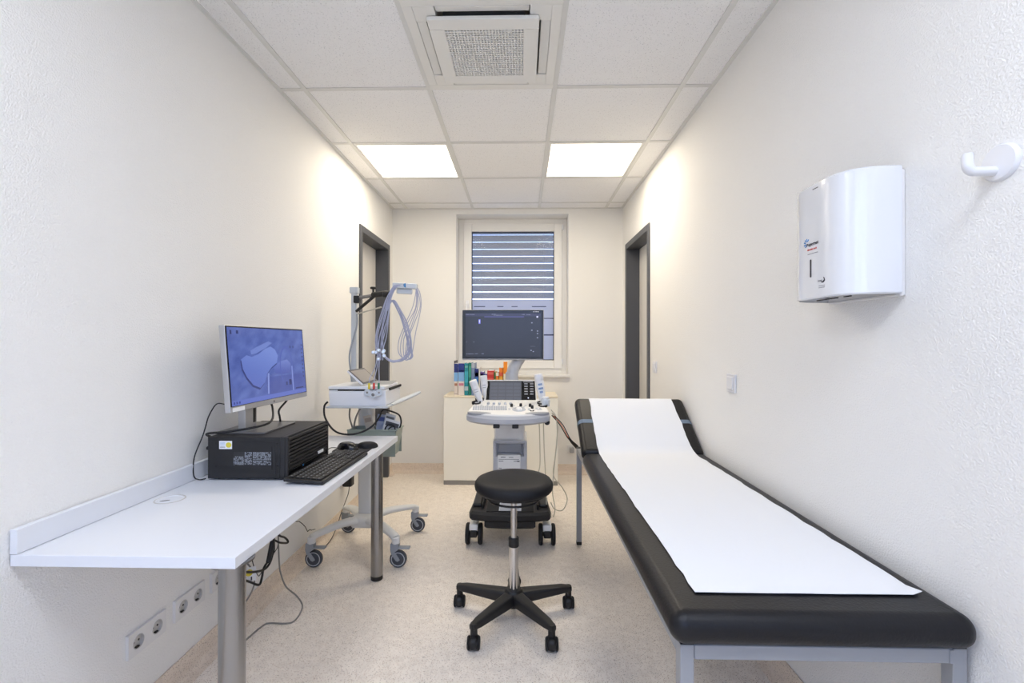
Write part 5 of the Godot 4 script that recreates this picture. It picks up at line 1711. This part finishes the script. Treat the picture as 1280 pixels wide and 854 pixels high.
func gel(at: Vector3, up: Vector3, h: float, r: float, label: String, blue: bool) -> void:
	var t := thing("gel_bottle", label, "bottle", at, "bottles in the console's holders")
	var y := up.normalized()
	var x := y.cross(Vector3(0, 0, 1)).normalized()
	var f := Transform3D(Basis(x, y, x.cross(y)), at)
	var b := B.new()
	b.xf = f
	b.lathe([Vector2(0, 0), Vector2(r * 0.62, 0.002), Vector2(r * 0.75, h * 0.12), Vector2(r * 0.95, h * 0.3), Vector2(r, h * 0.62), Vector2(r, h * 0.76), Vector2(r * 0.97, h * 0.78)], 24)
	part(t, "bottle_body", b, M.white)
	b = B.new()
	b.xf = f
	b.lathe([Vector2(r * 0.97, h * 0.78), Vector2(r * 1.02, h * 0.79), Vector2(r * 1.02, h * 0.965), Vector2(r * 0.95, h), Vector2(0, h)], 24)
	part(t, "bottle_cap", b, M.white)
	b = B.new()
	b.xf = f
	var c: Material = M.ink_blue if blue else M.ink_grey
	var rr := r * 1.004
	for q in ([[0.62, 0.35, 1.0], [0.48, 0.5, 1.2], [0.36, 0.3, 0.8]] if blue else [[0.6, 0.5, 1.0], [0.5, 0.5, 1.0]]):
		for k in 6:
			var a0: float = PI / 2 - q[2] / 2 + q[2] * k / 6.0
			var a1: float = a0 + q[2] / 9.0
			var y0: float = h * q[0]
			var y1 := y0 + h * (0.07 if blue else 0.03)
			b.quadn(Vector3(cos(a0) * rr, y0, sin(a0) * rr), Vector3(cos(a1) * rr, y0, sin(a1) * rr), Vector3(cos(a1) * rr, y1, sin(a1) * rr), Vector3(cos(a0) * rr, y1, sin(a0) * rr), Vector3(cos(a0), 0, sin(a0)))
	part(t, "bottle_print", b, c)

# ---------------------------------------------------------------- cabinet and books
func build_cabinet() -> void:
	var x0 := -0.672
	var x1 := 0.312
	var d0 := 3.955
	var d1 := DB - 0.012
	var t := thing("low_cabinet", "cream low cabinet with grey plinth against the back wall", "cabinet", V(-0.18, 0, 4.13))
	part(t, "cabinet_body", bb(V(x0, 0.036, d1), V(x1, 0.752, d0 + 0.019), 0.002), M.cabinet)
	part(t, "cabinet_top", bb(V(x0 - 0.001, 0.752, d1), V(x1 + 0.001, 0.768, d0 - 0.001), 0.002), M.cabinet_top)
	part(t, "plinth", bb(V(x0 + 0.001, 0.0, d1), V(x1 - 0.001, 0.036, d0 + 0.003), 0.001), M.plinth, "grey metal plinth")
	var m := (x0 + x1) / 2 + 0.1
	for q in [[x0, m - 0.0015], [m + 0.0015, x1]]:
		part(t, "door", bb(V(q[0] + 0.001, 0.039, d0 + 0.018), V(q[1], 0.75, d0), 0.0015), M.cabinet)

func build_books() -> void:
	var y := 0.768
	var d := 3.985
	var G := "books standing on the low cabinet"
	# x0, x1, top, cover colour, label, bands [from, to, colour] as shares of the height
	var L := [
		[-0.588, -0.553, 1.045, srgb(228, 216, 206), "slim book with navy, light blue and beige spine, first in row", [[0.72, 1.0, srgb(38, 52, 124)], [0.44, 0.72, srgb(126, 178, 228)], [0.3, 0.38, srgb(176, 120, 90)], [0.04, 0.06, srgb(170, 150, 140)]]],
		[-0.551, -0.499, 1.047, srgb(232, 222, 214), "thick book with navy, light blue and beige spine, pink emblem", [[0.72, 1.0, srgb(40, 58, 138)], [0.44, 0.72, srgb(134, 184, 232)], [0.3, 0.38, srgb(206, 130, 150)], [0.75, 0.78, srgb(190, 200, 230)]]],
		[-0.497, -0.463, 1.048, srgb(34, 140, 152), "teal book with pale title bars on the cabinet", [[0.86, 0.92, srgb(120, 176, 176)], [0.15, 0.28, srgb(176, 196, 200)], [0.4, 0.75, srgb(66, 170, 186)]]],
		[-0.461, -0.438, 1.052, srgb(36, 132, 112), "green book next to the teal one", [[0.55, 0.9, srgb(70, 160, 140)]]],
		[-0.436, -0.408, 1.05, srgb(120, 140, 176), "pale grey-blue book behind the gel bottles", [[0.85, 1.0, srgb(176, 184, 196)]]],
		[-0.406, -0.376, 1.0, srgb(70, 130, 196), "blue book with navy upper spine", [[0.68, 1.0, srgb(36, 46, 122)], [0.72, 0.86, srgb(90, 110, 190)]]],
		[-0.372, -0.36, 1.008, srgb(226, 224, 220), "thin white booklet between the blue and purple books", []],
		[-0.358, -0.331, 0.972, srgb(122, 140, 196), "purple-topped book with lavender spine", [[0.72, 1.0, srgb(92, 62, 140)], [0.78, 0.92, srgb(160, 130, 190)]]],
		[-0.329, -0.302, 0.952, srgb(48, 62, 178), "royal blue book with cyan band next to the red one", [[0.62, 0.82, srgb(70, 160, 226)], [0.82, 1.0, srgb(36, 46, 140)], [0.2, 0.5, srgb(70, 90, 210)]]],
		[-0.298, -0.24, 0.984, srgb(206, 54, 50), "thick red book on the cabinet", [[0.84, 0.94, srgb(226, 110, 96)], [0.5, 0.7, srgb(224, 96, 84)]]],
		[-0.238, -0.226, 0.972, srgb(196, 186, 70), "thin yellow-green booklet beside the red book", [[0.7, 1.0, srgb(60, 110, 60)]]],
		[-0.224, -0.199, 0.966, srgb(236, 150, 46), "short orange book with white and red top", [[0.86, 1.0, srgb(236, 232, 224)], [0.74, 0.86, srgb(240, 120, 40)], [0.2, 0.6, srgb(240, 180, 70)]]],
		[-0.195, -0.163, 1.008, srgb(226, 168, 50), "tall amber book with orange top and red emblem", [[0.84, 1.0, srgb(236, 130, 40)], [0.7, 0.84, srgb(214, 90, 60)]]],
		[-0.158, -0.124, 1.062, srgb(232, 224, 200), "tallest book with orange upper and cream lower spine", [[0.64, 1.0, srgb(246, 148, 36)]]],
	]
	for i in L.size():
		var q: Array = L[i]
		var dep := 0.16 + 0.02 * (i % 3)
		var t := thing("book", q[4], "book", V((q[0] + q[1]) / 2, y, d + 0.08), G)
		var b := B.new()
		var dd := d + 0.006 * (i % 2)
		b.box(V(q[0], y, dd + dep), V(q[0] + 0.0022, q[2], dd), 0.0006)
		b.box(V(q[1] - 0.0022, y, dd + dep), V(q[1], q[2], dd), 0.0006)
		b.box(V(q[0], y, dd + 0.003), V(q[1], q[2], dd), 0.0008)
		part(t, "cover", b, mat(q[3], 0.4))
		part(t, "pages", bb(V(q[0] + 0.002, y + 0.003, dd + dep - 0.004), V(q[1] - 0.002, q[2] - 0.003, dd + 0.003)), M.paper)
		for s in q[5]:
			var ht: float = q[2] - y
			var ins := 0.0 if s[1] - s[0] > 0.12 else 0.005
			part(t, "spine_band", bb(V(q[0] + ins + 0.0004, y + ht * s[0], dd), V(q[1] - ins - 0.0004, y + ht * s[1] - 0.0006, dd - 0.0006)), mat(s[2], 0.4))
	var e := thing("bookend", "clear dark-edged bookend standing behind the first book", "bookend", V(-0.585, y, 4.18))
	part(e, "upright", bb(V(-0.597, y + 0.0016, 4.24), V(-0.5915, 1.066, 4.05), 0.001), M.ink)
	part(e, "foot_plate", bb(V(-0.597, y, 4.24), V(-0.54, y + 0.0016, 4.21)), M.ink)

# ---------------------------------------------------------------- wall fittings
func build_dispenser() -> void:
	var cd := 1.285
	var hw := 0.138
	var y0 := 1.343
	var y1 := 1.668
	var dep := 0.129
	var t := thing("paper_towel_dispenser", "glossy white paper towel dispenser with bowed front on the wall", "dispenser", V(XR, y0, cd))
	var out := []
	for i in 41:
		var u := -1.0 + 2.0 * i / 40
		var s: float = signf(u) * pow(absf(u), 0.8)
		out.append(Vector2(s * hw, dep * pow(maxf(1 - pow(absf(s), 4.0), 0.0), 1 / 2.2) + 0.014))
	out.append(Vector2(hw, 0.012)); out.append(Vector2(-hw, 0.012))
	var fr := Transform3D(Basis(Vector3(0, 0, -1), Vector3(-1, 0, 0), Vector3(0, 1, 0)), V(XR, y0, cd))
	var b := B.new()
	b.xf = fr
	# cover with a rounded upper rim
	b.plate(out, 0.004, y1 - y0 - 0.004, 0.004, 0.7)
	part(t, "cover", b, M.gloss)
	b = B.new()
	b.xf = fr
	b.box(Vector3(-hw + 0.004, 0, -0.002), Vector3(hw - 0.004, 0.014, y1 - y0 - 0.012), 0.004)
	part(t, "back_plate", b, M.socket)
	b = B.new()
	b.xf = fr
	for q in [[-0.085, -0.06], [-0.035, -0.005], [0.0, 0.05]]:
		b.box(Vector3(q[0], 0.096, 0.002), Vector3(q[1], 0.102, 0.0046), 0.001)
	part(t, "outlet_shade", b, M.hole_shade, "narrow dark strips painting the shade of outlet slits")  # solid dark bars under the closed cover, painted as slit shade
	b = B.new()
	b.xf = fr
	b.rod(Vector3(0.005, 0.055, y1 - y0 - 0.006), Vector3(0.005, 0.055, y1 - y0 + 0.004), 0.010, 16, 0.001)
	b.box(Vector3(-0.004, 0.045, y1 - y0 - 0.003), Vector3(0.014, 0.052, y1 - y0 + 0.018), 0.003)
	part(t, "lock", b, M.chrome, "small metal lock on top")
	# prints on the front
	var xs := XR - dep - 0.0145
	var yaw := Basis(Vector3.UP, -PI / 2)
	text(t, "maker_name", "Papernet", 0.0085, Transform3D(yaw, V(xs, 1.499, 1.286)), M.ink, true)
	text(t, "product_line", "dissolve tech", 0.0052, Transform3D(yaw, V(xs, 1.485, 1.288)), M.ink_red)
	var lg := B.new()
	for k in 6:
		var a := deg_to_rad(50 + k * 38)
		var c := Vector2(1.311, 1.505)
		var p := c + Vector2(-cos(a), sin(a)) * 0.0045
		var q := c + Vector2(-cos(a), sin(a)) * 0.0125
		lg.rod(V(xs + 0.0006, p.y, p.x), V(xs + 0.0006, q.y, q.x), 0.0012, 6, 0.0, 0.0018)
	part(t, "logo", lg, M.ink_blue, "blue sunburst logo")
	for k in 3: part(t, "small_print", bb(V(xs - 0.0002, 1.4715, 1.307 - 0.015 * k), V(xs + 0.001, 1.4735, 1.294 - 0.015 * k)), M.ink_grey)
	b = B.new()
	b.xf = Transform3D(Basis(Vector3(0, 0, 1), Vector3(0, 1, 0), Vector3(-1, 0, 0)), V(xs + 0.0008, 1.432, 1.294))
	b.plate(rrect(0.0065, 0.05, 0.003, 4), 0, 0.001)
	part(t, "sight_slot", b, M.ink, "dark fill-level slot")
	b = B.new()
	b.xf = Transform3D(Basis(Vector3(0, 0, 1), Vector3(0, 1, 0), Vector3(-1, 0, 0)), V(xs + 0.0012, 1.392, 1.243))
	b.plate([Vector2(-0.008, -0.002), Vector2(-0.003, -0.006), Vector2(0.004, -0.005), Vector2(0.008, 0.0), Vector2(0.006, 0.007), Vector2(0.002, 0.009), Vector2(0.005, 0.002), Vector2(0.0, -0.002)], 0, 0.001)
	part(t, "emblem", b, M.ink, "small dark emblem")
	text(t, "emblem_name", "smart", 0.005, Transform3D(yaw, V(xs + 0.0006, 1.393, 1.255)), M.ink)
	for k in 2: part(t, "small_print", bb(V(xs + 0.0003, 1.378 - 0.005 * k, 1.260), V(xs + 0.002, 1.380 - 0.005 * k, 1.236)), M.ink_grey)
	part(t, "warning_print", bb(V(xs + 0.0003, 1.647, 1.286), V(xs + 0.002, 1.6495, 1.262)), M.ink)

func build_wall_bits() -> void:
	var d := 0.916
	var t := thing("coat_hook", "white coat hook with round plate high on the wall", "coat hook", V(XR, 1.58, d))
	var b := B.new()
	b.xf = Transform3D(Basis(Vector3(0, 0, 1), PI / 2), V(XR, 1.581, 0.925))
	b.lathe([Vector2(0.0365, 0.0), Vector2(0.0365, 0.004), Vector2(0.033, 0.0085), Vector2(0, 0.0095)], 40)
	part(t, "wall_plate", b, M.plastic)
	b = B.new()
	b.tube([V(XR - 0.006, 1.566, 0.932), V(XR - 0.04, 1.566, 0.932), V(XR - 0.052, 1.567, 0.932), V(XR - 0.0585, 1.575, 0.932), V(XR - 0.06, 1.585, 0.932), V(XR - 0.06, 1.596, 0.932), V(XR - 0.06, 1.601, 0.932)], [0.0095, 0.0092, 0.0092, 0.0095, 0.0098, 0.0098, 0.0085], 18, 6)
	part(t, "peg", b, M.plastic)
	for q in [[2.084, 1.045, "white light switch on the wall above the couch"], [3.273, 1.055, "white light switch beside the far doorway"]]:
		var s := thing("light_switch", q[2], "light switch", V(XR, q[1] - 0.04, q[0]), "light switches")
		part(s, "switch_frame", bb(V(XR - 0.009, q[1] - 0.041, q[0] + 0.041), V(XR, q[1] + 0.041, q[0] - 0.041), 0.003), M.plastic)
		part(s, "rocker", bb(V(XR - 0.014, q[1] - 0.028, q[0] + 0.028), V(XR - 0.008, q[1] + 0.028, q[0] - 0.028), 0.003), M.plastic)
	var w := thing("wall_socket", "wall socket with grey plug low on the back wall", "wall socket", V(0.466, 0.22, DB))
	part(w, "cover_plate", bb(V(0.426, 0.19, DB), V(0.506, 0.27, DB - 0.01), 0.002), M.socket)
	part(w, "plug", bb(V(0.448, 0.205, DB - 0.01), V(0.488, 0.255, DB - 0.055), 0.008), M.us_mid)

# ---------------------------------------------------------------- build
func _ready() -> void:
	rng.seed = 20240
	# camera, as solved from the ceiling grid and the corners of the room
	var cam := Camera3D.new()
	cam.name = "camera"
	add_child(cam)
	cam.fov = 73.24
	cam.near = 0.02
	cam.far = 200.0
	var yaw := 0.021
	cam.transform = Transform3D(Basis(Vector3.UP, yaw) * Basis(Vector3(1, 0, 0), 0.0036) * Basis(Vector3(0, 0, 1), 0.0017), Vector3(0, 1.223, 0))
	cam.current = true
	# sky and exposure
	var we := WorldEnvironment.new()
	we.name = "world_environment"
	var en := Environment.new()
	en.background_mode = Environment.BG_SKY
	var sm := ProceduralSkyMaterial.new()
	sm.sky_top_color = Color(0.54, 0.66, 0.9)
	sm.sky_horizon_color = Color(0.745, 0.82, 0.99)
	sm.ground_horizon_color = Color(0.6, 0.7, 0.88)
	sm.ground_bottom_color = Color(0.4, 0.46, 0.56)
	sm.sun_angle_max = 1.0
	var sky := Sky.new()
	sky.sky_material = sm
	en.sky = sky
	en.background_energy_multiplier = 3.1
	en.tonemap_mode = Environment.TONE_MAPPER_LINEAR
	en.tonemap_exposure = 1.41
	en.sdfgi_enabled = true
	en.ssao_enabled = true
	en.ssil_enabled = true
	we.environment = en
	add_child(we)
	make_materials()
	# square panels: two in view, two unseen ones added above the camera as fill
	var warm := Color(1.0, 0.95, 0.86)
	var cool := Color(0.915, 0.945, 1.0)
	var lx := BAR0 + TILE / 2
	var rx := BAR0 + 2.5 * TILE
	light_panel(lx, 3.2125, warm, 0.72, "lit square ceiling panel on the desk side of the far window")
	light_panel(rx, 3.2125, warm, 0.72, "lit square ceiling panel on the couch side of the far window")
	light_panel(lx, 0.0875, cool, 0.8, "added unseen fill light panel on the desk side above the camera")
	light_panel(rx, 0.0875, cool, 0.8, "added unseen fill light panel on the couch side above the camera")
	build_room()
	build_couch()
	build_desk()
	build_cabinet()
	build_stool()
	build_ultrasound()
	build_ecg_cart()
	build_ecg()
	build_computer()
	build_monitor()
	build_input()
	build_air_unit()
	build_dispenser()
	build_books()
	build_wall_bits()
	build_sockets()
	build_desk_cables()
